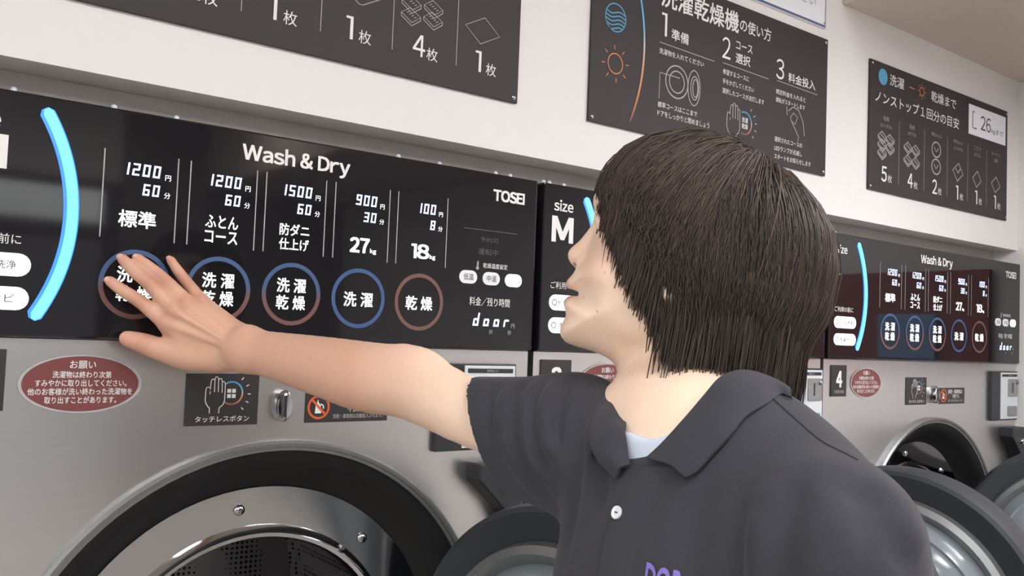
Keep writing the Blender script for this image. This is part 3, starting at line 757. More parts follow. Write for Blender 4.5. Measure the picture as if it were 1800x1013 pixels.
class Field:
    def __init__(s): s.p = []
    def add(s, fn, lo, hi, k=.01, op='u'):
        s.p.append((np.asarray(lo)-k-.012, np.asarray(hi)+k+.012, fn, k, op)); return s
    def cap(s, a, b, r1, r2=None, k=.01, op='u'):
        r2 = r1 if r2 is None else r2; a = np.array(a); b = np.array(b); r = max(r1, r2)
        return s.add(lambda P: capsule(P, a, b, r1, r2), np.minimum(a, b)-r, np.maximum(a, b)+r, k, op)
    def chain(s, pts, rs, k=.006, sub=5):
        """one tapering limb through the joints"""
        pts = np.array(pts, float); rs = np.array(rs, float); n = len(pts)
        Pn, Rn = [], []
        for i in range(n-1):
            a, b, c, d = pts[max(i-1, 0)], pts[i], pts[i+1], pts[min(i+2, n-1)]
            ra, rb, rc, rd = rs[max(i-1, 0)], rs[i], rs[i+1], rs[min(i+2, n-1)]
            for q in range(sub):
                f = q/sub
                w = (-.5*f+f*f-.5*f**3, 1-2.5*f*f+1.5*f**3, .5*f+2*f*f-1.5*f**3, -.5*f*f+.5*f**3)
                Pn.append(a*w[0]+b*w[1]+c*w[2]+d*w[3]); Rn.append(ra*w[0]+rb*w[1]+rc*w[2]+rd*w[3])
        Pn.append(pts[-1]); Rn.append(rs[-1])
        def fn(P):
            d = None
            for i in range(len(Pn)-1):
                v = capsule(P, Pn[i], Pn[i+1], Rn[i], Rn[i+1])
                d = v if d is None else smin(d, v, .0015)
            return d
        r = max(Rn); A = np.array(Pn)
        return s.add(fn, A.min(0)-r, A.max(0)+r, k)
    def ell(s, c, r, B=None, k=.01, op='u'):
        m = max(r); c = np.array(c)
        return s.add(lambda P: ellipsoid(P, c, r, B), c-m, c+m, k, op)
    def bounds(s):
        u = [p for p in s.p if p[4] == 'u']
        return np.min([p[0] for p in u], 0), np.max([p[1] for p in u], 0)
    def __call__(s, P, prims=None):
        d = np.full(P.shape[:-1], .2)
        for lo, hi, fn, k, op in (s.p if prims is None else prims):
            v = fn(P)
            d = smin(d, v, k) if op == 'u' else smax(d, -v, k) if op == 's' else smax(d, v, k) if op == 'i' else d+v
        return d
    def near(s, lo, hi):
        q = [p for p in s.p if np.all(p[0] <= hi) and np.all(p[1] >= lo)]
        return q if any(p[4] == 'u' for p in q) else []

def surface_net(F, h, n=28, lo=None, hi=None, post=None):
    L, Hh = F.bounds()
    if lo is not None: L = np.maximum(L, lo)
    if hi is not None: Hh = np.minimum(Hh, hi)
    N = np.ceil((Hh-L)/h).astype(int)+2
    cells = {}; ids = []; pos = []; quads = []
    BIG = np.array([N[1]*N[2]+0, N[2], 1], dtype=np.int64)*1
    for i0 in range(0, N[0], n):
        for j0 in range(0, N[1], n):
            for k0 in range(0, N[2], n):
                o = np.array([i0-1, j0-1, k0-1])
                a = L+o*h; b = a+(n+2)*h
                pr = F.near(a, b)
                if not pr: continue
                g = np.stack(np.meshgrid(*[a[q]+h*np.arange(n+2) for q in range(3)], indexing='ij'), -1)
                d = F(g, pr)
                if post is not None: d = post(g, d)
                ins = d < 0
                if not ins.any() or ins.all(): continue
                # vertices in cells
                c = np.zeros((n+1,)*3, int); acc = np.zeros((n+1, n+1, n+1, 3)); cnt = np.zeros((n+1,)*3)
                sl = lambda q: (slice(0, n+1) if q == 0 else slice(1, n+2))
                E = [((0, 0, 0), (1, 0, 0)), ((0, 1, 0), (1, 1, 0)), ((0, 0, 1), (1, 0, 1)), ((0, 1, 1), (1, 1, 1)),
                     ((0, 0, 0), (0, 1, 0)), ((1, 0, 0), (1, 1, 0)), ((0, 0, 1), (0, 1, 1)), ((1, 0, 1), (1, 1, 1)),
                     ((0, 0, 0), (0, 0, 1)), ((1, 0, 0), (1, 0, 1)), ((0, 1, 0), (0, 1, 1)), ((1, 1, 0), (1, 1, 1))]
                for p, q in E:
                    da = d[sl(p[0]), sl(p[1]), sl(p[2])]; db = d[sl(q[0]), sl(q[1]), sl(q[2])]
                    x = (da < 0) != (db < 0)
                    t = np.where(x, da/np.where(da == db, 1, da-db), 0)
                    for ax in range(3):
                        acc[..., ax] += np.where(x, p[ax]+(q[ax]-p[ax])*t, 0)
                    cnt += x
                act = cnt > 0
                I = np.argwhere(act)
                loc = acc[act]/cnt[act][:, None]
                gid = (I+o+2)
                key = (gid[:, 0]*(N[1]+8)+gid[:, 1])*(N[2]+8)+gid[:, 2]
                ids.append(key); pos.append(a+(I+loc)*h)
                kk = np.full((n+1,)*3, -1, dtype=np.int64); kk[act] = key
                r = slice(1, n+1)
                for ax in range(3):
                    s0 = [r, r, r]; s1 = [r, r, r]; s1[ax] = slice(2, n+2)
                    A = d[tuple(s0)]; Bv = d[tuple(s1)]
                    x = (A < 0) != (Bv < 0)
                    if not x.any(): continue
                    u, w = [(1, 2), (2, 0), (0, 1)][ax]
                    Q = np.argwhere(x)+1
                    def kat(du, dw):
                        q = Q.copy(); q[:, u] += du; q[:, w] += dw
                        return kk[q[:, 0], q[:, 1], q[:, 2]]
                    qd = np.stack([kat(-1, -1), kat(0, -1), kat(0, 0), kat(-1, 0)], 1)
                    fl = (Bv < 0)[x]
                    qd[fl] = qd[fl][:, ::-1]
                    quads.append(qd)
    ids = np.concatenate(ids); pos = np.concatenate(pos); quads = np.concatenate(quads)
    uq, first = np.unique(ids, return_index=True)
    quads = quads[(quads >= 0).all(1)]
    f = np.searchsorted(uq, quads)
    return pos[first], f

def smooth_pts(V, Fq, it=1, lam=.5):
    for _ in range(it):
        S = np.zeros_like(V); C = np.zeros(len(V))
        for a in range(4):
            b = (a+1) % 4
            np.add.at(S, Fq[:, a], V[Fq[:, b]]); np.add.at(C, Fq[:, a], 1)
            np.add.at(S, Fq[:, b], V[Fq[:, a]]); np.add.at(C, Fq[:, b], 1)
        V = V+lam*(S/np.maximum(C, 1)[:, None]-V)
    return V

def np_mesh(name, V, Fq, m, parent, colors=None, smooth=True):
    me = bpy.data.meshes.new(name)
    k = Fq.shape[1]
    me.vertices.add(len(V)); me.vertices.foreach_set('co', np.ascontiguousarray(V, dtype=np.float32).ravel())
    me.loops.add(Fq.size); me.loops.foreach_set('vertex_index', np.ascontiguousarray(Fq, dtype=np.int32).ravel())
    me.polygons.add(len(Fq)); me.polygons.foreach_set('loop_start', np.arange(0, Fq.size, k, dtype=np.int32))
    me.polygons.foreach_set('use_smooth', np.full(len(Fq), smooth))
    me.update(calc_edges=True)
    if colors is not None:
        at = me.color_attributes.new('tint', 'FLOAT_COLOR', 'POINT')
        at.data.foreach_set('color', np.ascontiguousarray(np.concatenate([colors, np.ones((len(V), 1))], 1), dtype=np.float32).ravel())
    me.materials.append(m)
    o = bpy.data.objects.new(name, me)
    return col(o, parent)

def tinted(name, rough, sss=0.0, spec=.4, scale=200, amt=.08, bump=0.0, sheen=0.0):
    m = bpy.data.materials.new(name); m.use_nodes = True; nt = m.node_tree; b = nt.nodes['Principled BSDF']
    a = nt.nodes.new('ShaderNodeAttribute'); a.attribute_name = 'tint'
    t = nt.nodes.new('ShaderNodeTexCoord'); n = nt.nodes.new('ShaderNodeTexNoise'); n.inputs['Scale'].default_value = scale; n.inputs['Detail'].default_value = 5
    nt.links.new(t.outputs['Object'], n.inputs['Vector'])
    mr = nt.nodes.new('ShaderNodeMapRange'); mr.inputs[3].default_value = 1-amt; mr.inputs[4].default_value = 1+amt
    nt.links.new(n.outputs['Fac'], mr.inputs[0])
    v = nt.nodes.new('ShaderNodeVectorMath'); v.operation = 'SCALE'
    nt.links.new(a.outputs['Color'], v.inputs[0]); nt.links.new(mr.outputs[0], v.inputs['Scale']); nt.links.new(v.outputs[0], b.inputs['Base Color'])
    b.inputs['Roughness'].default_value = rough; b.inputs['Specular IOR Level'].default_value = spec
    if sss:
        b.inputs['Subsurface Weight'].default_value = sss; b.inputs['Subsurface Radius'].default_value = (1, .35, .2); b.inputs['Subsurface Scale'].default_value = .006
    if sheen: b.inputs['Sheen Weight'].default_value = sheen
    if bump:
        bp = nt.nodes.new('ShaderNodeBump'); bp.inputs['Strength'].default_value = bump; bp.inputs['Distance'].default_value = .0006
        nt.links.new(n.outputs['Fac'], bp.inputs['Height']); nt.links.new(bp.outputs[0], b.inputs['Normal'])
    return m
SKIN = tinted('skin', .48, .12, .35, 160, .05, .15)
HAIR = tinted('dark_brown_hair', .46, 0, .32, 300, .10)
M['shirt'] = mat('charcoal_pique_cotton', srgb(59, 59, 66), .85, spec=.2, noise=(700, .14), bump=(.25, .0006), Sheen_Weight=.08)
M['undershirt'] = mat('pale_blue_cotton', srgb(205, 214, 232), .85, spec=.2, noise=(500, .04))
M['trousers'] = mat('dark_trousers', srgb(48, 48, 54), .85, spec=.2, noise=(300, .1))
M['shoe'] = mat('black_shoe', (.02, .02, .02), .5, noise=(40, .1))
M['pearl'] = mat('white_button', srgb(232, 234, 234), .3, noise=(100, .03))
M['stitch'] = mat('purple_embroidery', srgb(128, 112, 196), .7, noise=(200, .1))
M['eye'] = mat('eye_white', (.75, .73, .70), .15, noise=(30, .02))
M['iris'] = mat('dark_iris', (.02, .012, .008), .1, noise=(60, .1))

# person frame: x to the right of the camera's heading, y along it, z up; he faces -x
man = empty('person', (0.635, -0.792, 0.0), radians(-37.81))
tag(man, 'man with dark bobbed hair and charcoal polo shirt reaching to the panel buttons', 'person')
HC = np.array((-0.0017, 0.0856, 1.6245))
_d, _t = radians(18), radians(16)
_f = np.array([-cos(_d), sin(_d), 0]); HL = np.array([-sin(_d), -cos(_d), 0]); _z = np.array([0, 0, 1.])
HX = _f*cos(_t)+_z*sin(_t); HZ = _z*cos(_t)-_f*sin(_t)
HB = np.stack([HX, HL, HZ])                     # local -> head axes (forward, his left, up)
def to_head(P): return (P-HC)@HB.T
def to_loc(q): return HC+np.asarray(q)@HB

FACE = [(0.1167, 0.0338), (0.1200, 0.0122), (0.1184, -0.0022), (0.1121, -0.0140), (0.1109, -0.0326), (0.1121, -0.0478), (0.1174, -0.0577), (0.1188, -0.0646), (0.1217, -0.0727), (0.1218, -0.0781), (0.1172, -0.0826), (0.1082, -0.0840),
        (0.1166, -0.0902), (0.1191, -0.0957), (0.1166, -0.1015), (0.1134, -0.1076), (0.1152, -0.1153), (0.1151, -0.1231), (0.1124, -0.1294), (0.1055, -0.1337), (0.0943, -0.1341), (0.0734, -0.1331), (0.0485, -0.1365), (-0.0012, -0.1284), (-0.0628, -0.0597), (-0.0802, -0.0042),
        (-0.0747, 0.0357), (-0.0540, 0.0631), (-0.0156, 0.0824), (0.0366, 0.0800), (0.0856, 0.0614)]
def face_fn(P):
    q = to_head(P)
    W = .073
    y = np.abs(q[..., 1])
    g = .075*(1-np.sqrt(np.maximum(1-np.minimum(y/W, 1)**2, 0)))
    # narrower towards the chin
    g = g*(1+np.clip((-.03-q[..., 2])/.09, 0, 1)*.55)
    d = poly2d(q[..., 0], q[..., 2], FACE)
    return smax(d+g, y-W*.985, .02)
B = Field()
c0 = np.array(to_loc((0, 0, 0)))
B.add(face_fn, c0-.17, c0+.17, .0)
def hq(p): return to_loc(p)
# nose
br = (0.1090, -0.0143); t0 = (0.1198, -0.0465); t1 = (0.1147, -0.0509)
B.cap(hq((br[0], 0, br[1])), hq((t0[0], 0, t0[1])), .0075, .0100, .010)
B.ell(hq((t0[0], 0, t0[1]-.001)), (.0115, .0115, .0100), HB, .006)
for s in (-1, 1):
    B.ell(hq((t1[0]-.007, s*.0125, t1[1])), (.0105, .0065, .0080), HB, .005)
    B.ell(hq((t1[0]+.0015, s*.0062, t1[1]-.0075)), (.0058, .0036, .0042), HB, .002, 's')
# eye sockets, brows, cheeks, lips
ey = (0.1065, -0.0089)
for s in (-1, 1):
    B.ell(hq((ey[0]+.004, s*.032, ey[1])), (.016, .019, .012), HB, .010, 's')
    B.ell(hq((ey[0]-.012, s*.032, ey[1])), (.0135, .0150, .0128), HB, .003)
    B.cap(hq((ey[0]+.005, s*.016, ey[1]+.020)), hq((ey[0]-.010, s*.047, ey[1]+.018)), .006, .005, .010)
    B.ell(hq((.072, s*.045, -.055)), (.022, .022, .020), HB, .02)
    B.ell(hq((.010, s*.070, -.040)), (.016, .006, .030), [HX, HL, HZ], .006)            # ear
    B.ell(hq((.008, s*.080, -.038)), (.017, .007, .030), HB, .006)
    B.ell(hq((.012, s*.086, -.040)), (.008, .005, .016), HB, .005, 's')
    B.ell(hq((.020, s*.050, -.085)), (.045, .014, .020), HB, .02)                        # jaw
lu = (0.1181, -0.0763); ll_ = (0.1145, -0.0949); lm = (0.1071, -0.0836)
B.ell(hq((lu[0]-.004, 0, lu[1]-.001)), (.0085, .020, .0060), HB, .006)
B.ell(hq((ll_[0]-.004, 0, ll_[1]+.001)), (.0080, .018, .0060), HB, .006)
B.ell(hq((lm[0]+.006, 0, lm[1])), (.016, .021, .0028), HB, .002, 's')
# neck, with the tendon that shows when the head tips back; torso and shoulders
RS = np.array((-0.1219, 0.1358, 1.4295)); LS = np.array((0.0410, -0.1428, 1.3949))
NB = np.array((-0.0245, 0.0150, 1.4428))
TC = np.array((-0.0005, 0.0003, 1.3401))
al = radians(35)
TB = np.array([[-cos(al), -sin(al), 0], [-sin(al), cos(al), 0], [0, 0, 1.]])   # chest forward, his right, up
TF = Field()
TF.cap((-0.0218, 0.1102, 1.5368), (-0.0222, 0.0455, 1.4342), .052, .058, .02)
TF.cap((-0.0550, 0.1120, 1.5033), (-0.0528, 0.0450, 1.4433), .021, .020, .018)
TF.cap((-0.0432, 0.0616, 1.5097), (-0.0617, 0.0148, 1.4463), .011, .010, .02)
TF.cap(NB, RS, .045, .040, .05); TF.cap(NB, LS, .042, .032, .04)
TF.ell(TC+np.array([0, 0, -.10]), (.10, .155, .24), TB, .05)
TF.ell(TC+np.array([0, 0, -.30]), (.095, .14, .20), TB, .05)
tlo, thi = TF.bounds()
B.add(lambda P: TF(P), tlo, thi, .015)
# right arm, reaching out
EL = np.array((-0.3066, 0.3141, 1.4674)); WR = np.array((-0.5395, 0.4327, 1.4980))
B.chain([RS, (-0.2213, 0.2354, 1.4403), EL, (-0.3674, 0.3438, 1.4732), (-0.4309, 0.3784, 1.4829), (-0.4892, 0.4080, 1.4915), WR], [.043, .0370, .0415, .0425, .0370, .0310, .0270], .015, 4)
B.cap((-0.2955, 0.3031, 1.4872), (-0.3123, 0.3129, 1.4903), .016, .014, .03)                               # elbow point
B.ell((-0.5364, 0.4238, 1.5154), (.0135, .0130, .0125), None, .012)                                 # wrist bone
# hand: palm from knuckles to wrist, then five fingers
KI = (-0.6426, 0.4254, 1.5278); KM = (-0.6337, 0.4272, 1.5440); KR = (-0.6220, 0.4414, 1.5555); KL = (-0.6104, 0.4605, 1.5597)
CW = (-0.5489, 0.4437, 1.5005)
for Kn, r, w in ((KI, .0106, (-0.5561, 0.4444, 1.4896)), (KM, .0108, (-0.5540, 0.4410, 1.4973)), (KR, .0104, (-0.5524, 0.4447, 1.5041)), (KL, .0096, (-0.5521, 0.4526, 1.5110))):
    B.cap(w, Kn, .0185, r, .010)
B.cap(CW, WR, .0235, .0262, .02)
B.ell((-0.6041, 0.4426, 1.5143), (.034, .018, .030), None, .02)
B.chain([KI, (-0.6770, 0.4189, 1.5555), (-0.7010, 0.4155, 1.5702), (-0.7166, 0.4135, 1.5814)], [.0104, .0087, .0078, .0064])
B.chain([KM, (-0.6680, 0.4209, 1.5800), (-0.6908, 0.4209, 1.5979), (-0.7056, 0.4220, 1.6117)], [.0106, .0090, .0081, .0066])
B.chain([KR, (-0.6521, 0.4357, 1.5852), (-0.6731, 0.4346, 1.6018), (-0.6895, 0.4320, 1.6139)], [.0102, .0085, .0076, .0063])
B.chain([KL, (-0.6308, 0.4573, 1.5850), (-0.6454, 0.4587, 1.6016), (-0.6561, 0.4605, 1.6153)], [.0092, .0075, .0066, .0056])
B.chain([(-0.5775, 0.4430, 1.4850), (-0.6174, 0.4373, 1.4874), (-0.6475, 0.4317, 1.4931), (-0.6724, 0.4250, 1.5012), (-0.6915, 0.4178, 1.5072)], [.0205, .0190, .0150, .0132, .0098], .010)
B.cap((-0.6182, 0.4392, 1.4895), (-0.6322, 0.4309, 1.5208), .012, .010, .016)                            # web of the thumb
for a, b_ in ((KI, (-0.5571, 0.4233, 1.4997)), (KM, (-0.5543, 0.4205, 1.5043)), (KR, (-0.5530, 0.4253, 1.5088)), (KL, (-0.5528, 0.4343, 1.5125))):   # tendons
    a = np.array(a); b_ = np.array(b_); off = np.array([0, -.0102, .002])
    B.cap(a+off, b_+(off*.5), .0040, .0032, .005)
for Kn in (KI, KM, KR, KL): B.ell(np.array(Kn)+np.array([.001, -.006, .001]), (.0085, .0075, .0085), None, .006)
# left arm, hanging
LE = np.array((0.0708, -0.1098, 1.1450)); LW = LE+np.array([-.05, .03, -.25])
B.chain([LS, LE, LE+np.array([-.02, .01, -.08]), LW], [.034, .034, .033, .024], .02)
B.ell(LW+np.array([-.008, .004, -.055]), (.030, .018, .045), None, .015)
for i in range(4):
    a = LW+np.array([-.028+.015*i, .004, -.088])
    B.chain([a, a+np.array([-.004, .004, -.040-.006*(i in (1, 2))]), a+np.array([-.010, .012, -.074-.008*(i in (1, 2))])], [.0095, .0085, .0065], .004)
B.chain([LW+np.array([-.024, -.004, -.030]), LW+np.array([-.046, -.010, -.062]), LW+np.array([-.050, -.008, -.092])], [.012, .0105, .008], .006)
V, Q = surface_net(B, .0024)
V = smooth_pts(V, Q, 1, .4)

def near(Vv, c, r0, r1):
    d = vlen(Vv-np.asarray(c)); return np.clip(1-(d-r0)/(r1-r0), 0, 1)[:, None]
C = np.tile(np.array(srgb(249, 218, 195)), (len(V), 1))
lip = np.array(srgb(196, 122, 112)); warm = np.array(srgb(232, 182, 162)); tan = np.array(srgb(200, 148, 124)); pink = np.array(srgb(214, 150, 130))
def blend(C, c, w): return C*(1-w)+c*w
qh = to_head(V)
def hell(c, r): return np.clip(1.6-1.6*vlen((qh-np.asarray(c))/np.asarray(r))+.3, 0, 1)[:, None]
C = blend(C, lip, .85*hell((lu[0], 0, lu[1]-.002), (.012, .024, .0075)))
C = blend(C, lip, .85*hell((ll_[0], 0, ll_[1]+.002), (.012, .022, .0080)))
C = blend(C, np.array(srgb(90, 40, 38)), hell((lm[0]-.004, 0, lm[1]), (.014, .021, .004)))
C = blend(C, warm, .45*hell((.085, .045, -.045), (.03, .03, .03)))
C = blend(C, warm, .40*hell((t0[0], 0, t0[1]), (.02, .02, .02)))
for s in (-1, 1): C = blend(C, np.array(srgb(110, 50, 44)), hell((t1[0]+.0015, s*.0062, t1[1]-.0070), (.0058, .0040, .0045)))
for mo, r in (((0.0941, 0.0450, -0.0849), .0010), ((0.0576, 0.0620, -0.0854), .0009), ((0.0758, 0.0580, -0.0562), .0010), ((0.0736, 0.0550, -0.0929), .0009)):
    dd = np.hypot(qh[:, 0]-mo[0], qh[:, 2]-mo[2]); w = np.clip(1.5-dd/r, 0, 1)*(qh[:, 1] > 0)
    C = blend(C, np.array(srgb(120, 80, 66)), .6*w[:, None])
hw = np.clip((-.25-V[:, 0])/.13, 0, 1)[:, None]*(V[:, 2] > 1.3)[:, None]
C = blend(C, tan, .78*hw)
for kp in (KI, KM, KR, KL, (-0.6770, 0.4189, 1.5555), (-0.6680, 0.4209, 1.5800), (-0.6521, 0.4357, 1.5852), (-0.6308, 0.4573, 1.5850), (-0.6724, 0.4250, 1.5012)): C = blend(C, np.array(srgb(178, 112, 92)), .5*near(V, kp, .006, .022))
for kp in ((-0.7172, 0.4131, 1.5821), (-0.7068, 0.4211, 1.6131), (-0.6907, 0.4311, 1.6153), (-0.6568, 0.4599, 1.6168), (-0.6921, 0.4173, 1.5079)): C = blend(C, pink, .6*near(V, kp, .004, .02))
body = np_mesh('body', V, Q, SKIN, man, C)
# fingernails
def nail(p, d, nrm, w, l):
    d = Vector(d).normalized(); nrm = Vector(nrm); nrm = (nrm-d*nrm.dot(d)).normalized(); sd = d.cross(nrm)
    mb = MB(); vs = []; nx, ny = 7, 6
    for i in range(nx):
        for j in range(ny):
            u = -1+2*i/(nx-1); v = -1+2*j/(ny-1)
            k2 = sqrt(max(0, 1-.35*u*u))
            pt = Vector(p)+sd*(u*w*(1-.12*abs(v)))+d*(v*l*k2)+nrm*(-.0022*u*u-.0006*v*v)
            vs.append(tuple(pt))
    mb.add(vs, [(i*ny+j, i*ny+j+1, (i+1)*ny+j+1, (i+1)*ny+j) for i in range(nx-1) for j in range(ny-1)])
    return mb
M['nail'] = mat('fingernail', srgb(222, 172, 156), .25, noise=(80, .03))
vw = np.array([-.25, -.95, .2])
for tip, dip, r in (((-0.7166, 0.4135, 1.5814), (-0.7010, 0.4155, 1.5702), .0064), ((-0.7056, 0.4220, 1.6117), (-0.6908, 0.4209, 1.5979), .0066), ((-0.6895, 0.4320, 1.6139), (-0.6731, 0.4346, 1.6018), .0063), ((-0.6561, 0.4605, 1.6153), (-0.6454, 0.4587, 1.6016), .0056), ((-0.6915, 0.4178, 1.5072), (-0.6724, 0.4250, 1.5012), .0082)):
    t_ = np.array(tip); d_ = t_-np.array(dip); d_ /= np.linalg.norm(d_)
    nn = vw-d_*(vw@d_); nn /= np.linalg.norm(nn)
    nail(t_+nn*(r*.98), d_, nn, r*.72, r*.95).build('fingernail', M['nail'], body, smooth=True, fix=False)
for s in (-1, 1):
    ec = to_loc((ey[0]-.0110, s*.032, ey[1]-.001))
    MB().cap([(.001, -.0115), (.006, -.0098), (.010, -.0056), (.0115, 0), (.010, .0056), (.006, .0098), (.001, .0115)], ec, HX, 24).build('eye', M['eye'], man, smooth=True)
    ob = MB().cap([(.0052, .0101), (.0048, .0110), (.001, .0119)], ec, HX, 20).build('iris', M['iris'], man.children[-1] if False else None, smooth=True)
    ob.parent = [o for o in man.children if o.name.startswith('eye')][-1]

# ------------------------------------------------------------------ hair
HAIRP = [(0.1192, 0.0171), (0.1179, 0.0411), (0.1054, 0.0656), (0.0846, 0.0855), (0.0474, 0.0996), (0.0100, 0.1023), (-0.0229, 0.0938), (-0.0569, 0.0795), (-0.0834, 0.0619), (-0.1036, 0.0402), (-0.1169, 0.0070), (-0.1204, -0.0329), (-0.1140, -0.0624),
         (-0.1004, -0.0862), (-0.0763, -0.1028), (-0.0475, -0.1154), (-0.0207, -0.1274), (0.0098, -0.1119), (0.0408, -0.0873), (0.0653, -0.0659), (0.0867, -0.0402), (0.1040, -0.0129), (0.1137, 0.0021)]
HW = .100
def hair_d(q):
    y = np.abs(q[..., 1])
    g = .095*(1-np.sqrt(np.maximum(1-np.minimum(y/HW, 1)**2, 0)))
    return smax(poly2d(q[..., 0], q[..., 2], HAIRP)+g, y-HW*.985, .02)
# front edge of the hair: fringe ends on the forehead, then runs down past the cheek
EDGE = np.array([(0.0039, 0.0550, -0.1205), (0.0143, 0.0600, -0.1023), (0.0333, 0.0620, -0.0842), (0.0507, 0.0640, -0.0681), (0.0674, 0.0640, -0.0487), (0.0822, 0.0620, -0.0283), (0.0964, 0.0580, -0.0099), (0.1083, 0.0500, 0.0052)])[:, [0, 2]]
FTOP = EDGE[-1, 1]
def ahead(q, jit=0.0):
    """positive where a point lies on the bare face"""
    xb = np.interp(q[..., 2], EDGE[:, 1], EDGE[:, 0])
    return np.minimum(q[..., 0]-xb-jit, FTOP-q[..., 2]+jit*.6)
HF = Field()
HF.add(lambda P: np.maximum(hair_d(to_head(P))+.007, ahead(to_head(P))+.004), c0-.19, c0+.19, 0.0)
hv, hf = surface_net(HF, .005)
hv = smooth_pts(hv, hf, 2, .5)
hc = np.tile(np.array(srgb(46, 39, 36)), (len(hv), 1))
hair = np_mesh('hair', hv, hf, HAIR, man, hc)
def hgrad(q, e=.002):
    g = np.stack([hair_d(q+np.eye(3)[i]*e)-hair_d(q-np.eye(3)[i]*e) for i in range(3)], -1)
    return g/np.maximum(vlen(g)[..., None], 1e-9)
# strands: sampled over the outer surface, combed from the crown downwards
NS = 17000
pole = (-0.0148, 0.0934)
pole = np.array([pole[0], .0, pole[1]])
cand = RNG.uniform([-.20, -.11, -.14], [.16, .11, .13], (400000, 3))
dd = hair_d(cand)
cand = cand[(dd > -.012) & (dd < .002)][:NS*2]
cand = cand[cand[:, 2] > -.13]
p = cand[:NS].copy(); NS = len(p)
down = np.array([-.10, 0, -1.0])
lenS = RNG.uniform(.09, .20, NS); steps = 15
jit = RNG.normal(0, .0055, NS)
alive = ahead(p, jit) < 0
p = p[alive]; NS = len(p); lenS = lenS[alive]; jit = jit[alive]
clump = RNG.normal(0, 1, (70, 3)); cpos = RNG.uniform([-.18, -.11, -.13], [.15, .11, .12], (70, 3))
lift = RNG.uniform(-.005, .0015, NS)
lift[RNG.random(NS) < .03] += .003
own = ((p[:, None]-cpos[None])**2).sum(-1).argmin(1)
wob = RNG.normal(0, .04, (NS, 3)).clip(-.09, .09)+clump[own].clip(-1.6, 1.6)*.12
grow = np.ones(NS); hang = RNG.uniform(.1, .6, NS)
path = [p.copy()]
dcur = None
for s in range(steps):
    g = hgrad(p)
    rad = p-pole; rl = vlen(rad)[:, None]; rad = rad/np.maximum(rl, 1e-6)
    wdown = np.clip(rl/.12, .15, 1.0)
    fwd = np.array([.25, 0, 0])*np.clip((p[:, :1]+.02)/.08, 0, 1)*np.clip((p[:, 2:3]+.02)/.08, 0, 1)
    d_ = rad*(1.15-wdown*.8)+down*wdown+fwd+wob
    free = (g[:, 2] < -.35)[:, None]
    dt = d_-g*(d_*g).sum(1)[:, None]
    d_ = np.where(free, down+wob*.6, dt)
    d_ /= np.maximum(vlen(d_)[:, None], 1e-6)
    dcur = d_ if dcur is None else dcur*.45+d_*.55
    dcur /= np.maximum(vlen(dcur)[:, None], 1e-6)
    stepl = lenS/steps
    fr = free[:, 0] & (hair_d(p) > -.004)
    stepl = np.where(fr, stepl*hang, stepl)
    grow = np.where(ahead(p+dcur*stepl[:, None], jit) > 0, 0.02, grow)
    p = p+dcur*(stepl*grow)[:, None]
    g = hgrad(p); v = hair_d(p)
    p = np.where(free, p, p-g*(v-lift)[:, None])
    path.append(p.copy())
path = np.stack(path, 1)                                  # NS, steps+1, 3
ln_ = vlen(np.diff(path, axis=1)).sum(1)
drop_ = path[:, 0, 2]-path[:, -1, 2]
keep = ~((vlen(path[:, 0]-pole) > .075) & (drop_ < .45*ln_)) & (ln_ > .004)
path = path[keep]; own = own[keep]; NS = len(path)
path = HC+path@HB
npt = steps+1
tan_ = np.gradient(path, axis=1); tan_ /= np.maximum(vlen(tan_)[..., None], 1e-9)
ref = np.array([.37, -.8, .45]); u_ = np.cross(tan_, ref); u_ /= np.maximum(vlen(u_)[..., None], 1e-9); w_ = np.cross(tan_, u_)
prof = np.interp(np.linspace(0, 1, npt), [0, .15, .6, 1], [.55, 1, .85, .12])
rad_ = (RNG.uniform(.0004, .0009, NS)[:, None]*prof[None])[..., None]
ring3 = [path+u_*rad_*cos(a)+w_*rad_*sin(a) for a in (0, 2*pi/3, 4*pi/3)]
SV = np.stack(ring3, 2).reshape(-1, 3)
i = np.arange(NS)[:, None, None]*npt*3; j = np.arange(npt-1)[None, :, None]*3; k = np.arange(3)[None, None, :]
kn = (k+1) % 3
SF = np.stack(np.broadcast_arrays(i+j+k, i+j+kn, i+j+3+kn, i+j+3+k), -1).reshape(-1, 4)
br_ = RNG.uniform(.82, 1.18, NS)*(1+.20*clump[own][:, 0].clip(-1.5, 1.5))
base = np.array(srgb(63, 54, 51)); light = np.array(srgb(94, 78, 67))
mix = np.clip(RNG.normal(.25, .25, NS), 0, 1)[:, None]
sc = (base*(1-mix)+light*mix)*br_[:, None]
SCc = np.repeat(sc, npt*3, 0)
np_mesh('hair_strands', SV, SF, HAIR, hair, SCc)

# ------------------------------------------------------------------ clothing
CU = np.array((-0.2013, 0.2164, 1.4199))                            # cuff of the raised sleeve
SA = (CU-RS)/np.linalg.norm(CU-RS)
S = Field()
S.ell(TC+np.array([0, 0, -.26]), (.128, .178, .40), TB, .05)
S.ell(TC+np.array([.005, 0, -.032]), (.118, .185, .163), TB, .045)
S.cap(RS, NB+np.array([0, 0, -.022]), .056, .056, .05); S.cap(LS, NB+np.array([.02, 0, -.022]), .044, .055, .045)
S.cap(np.array((0.0196, -0.0148, 1.4366)), LS, .044, .040, .045)
S.cap(RS, CU+SA*.03, .056, .0550, .035)
S.cap(RS+np.array([0, 0, .006]), np.array((-0.2206, 0.2355, 1.4391))+SA*.02, .052, .0440, .02)
S.cap(RS+np.array([.010, -.004, -.022]), CU+np.array([.014, -.004, -.012]), .048, .043, .03)
LC = np.array((0.0478, -0.1427, 1.2963))
S.cap(LS, LC, .049, .060, .03)
zlo = .86
SAX = np.array([0, 0, 1.])
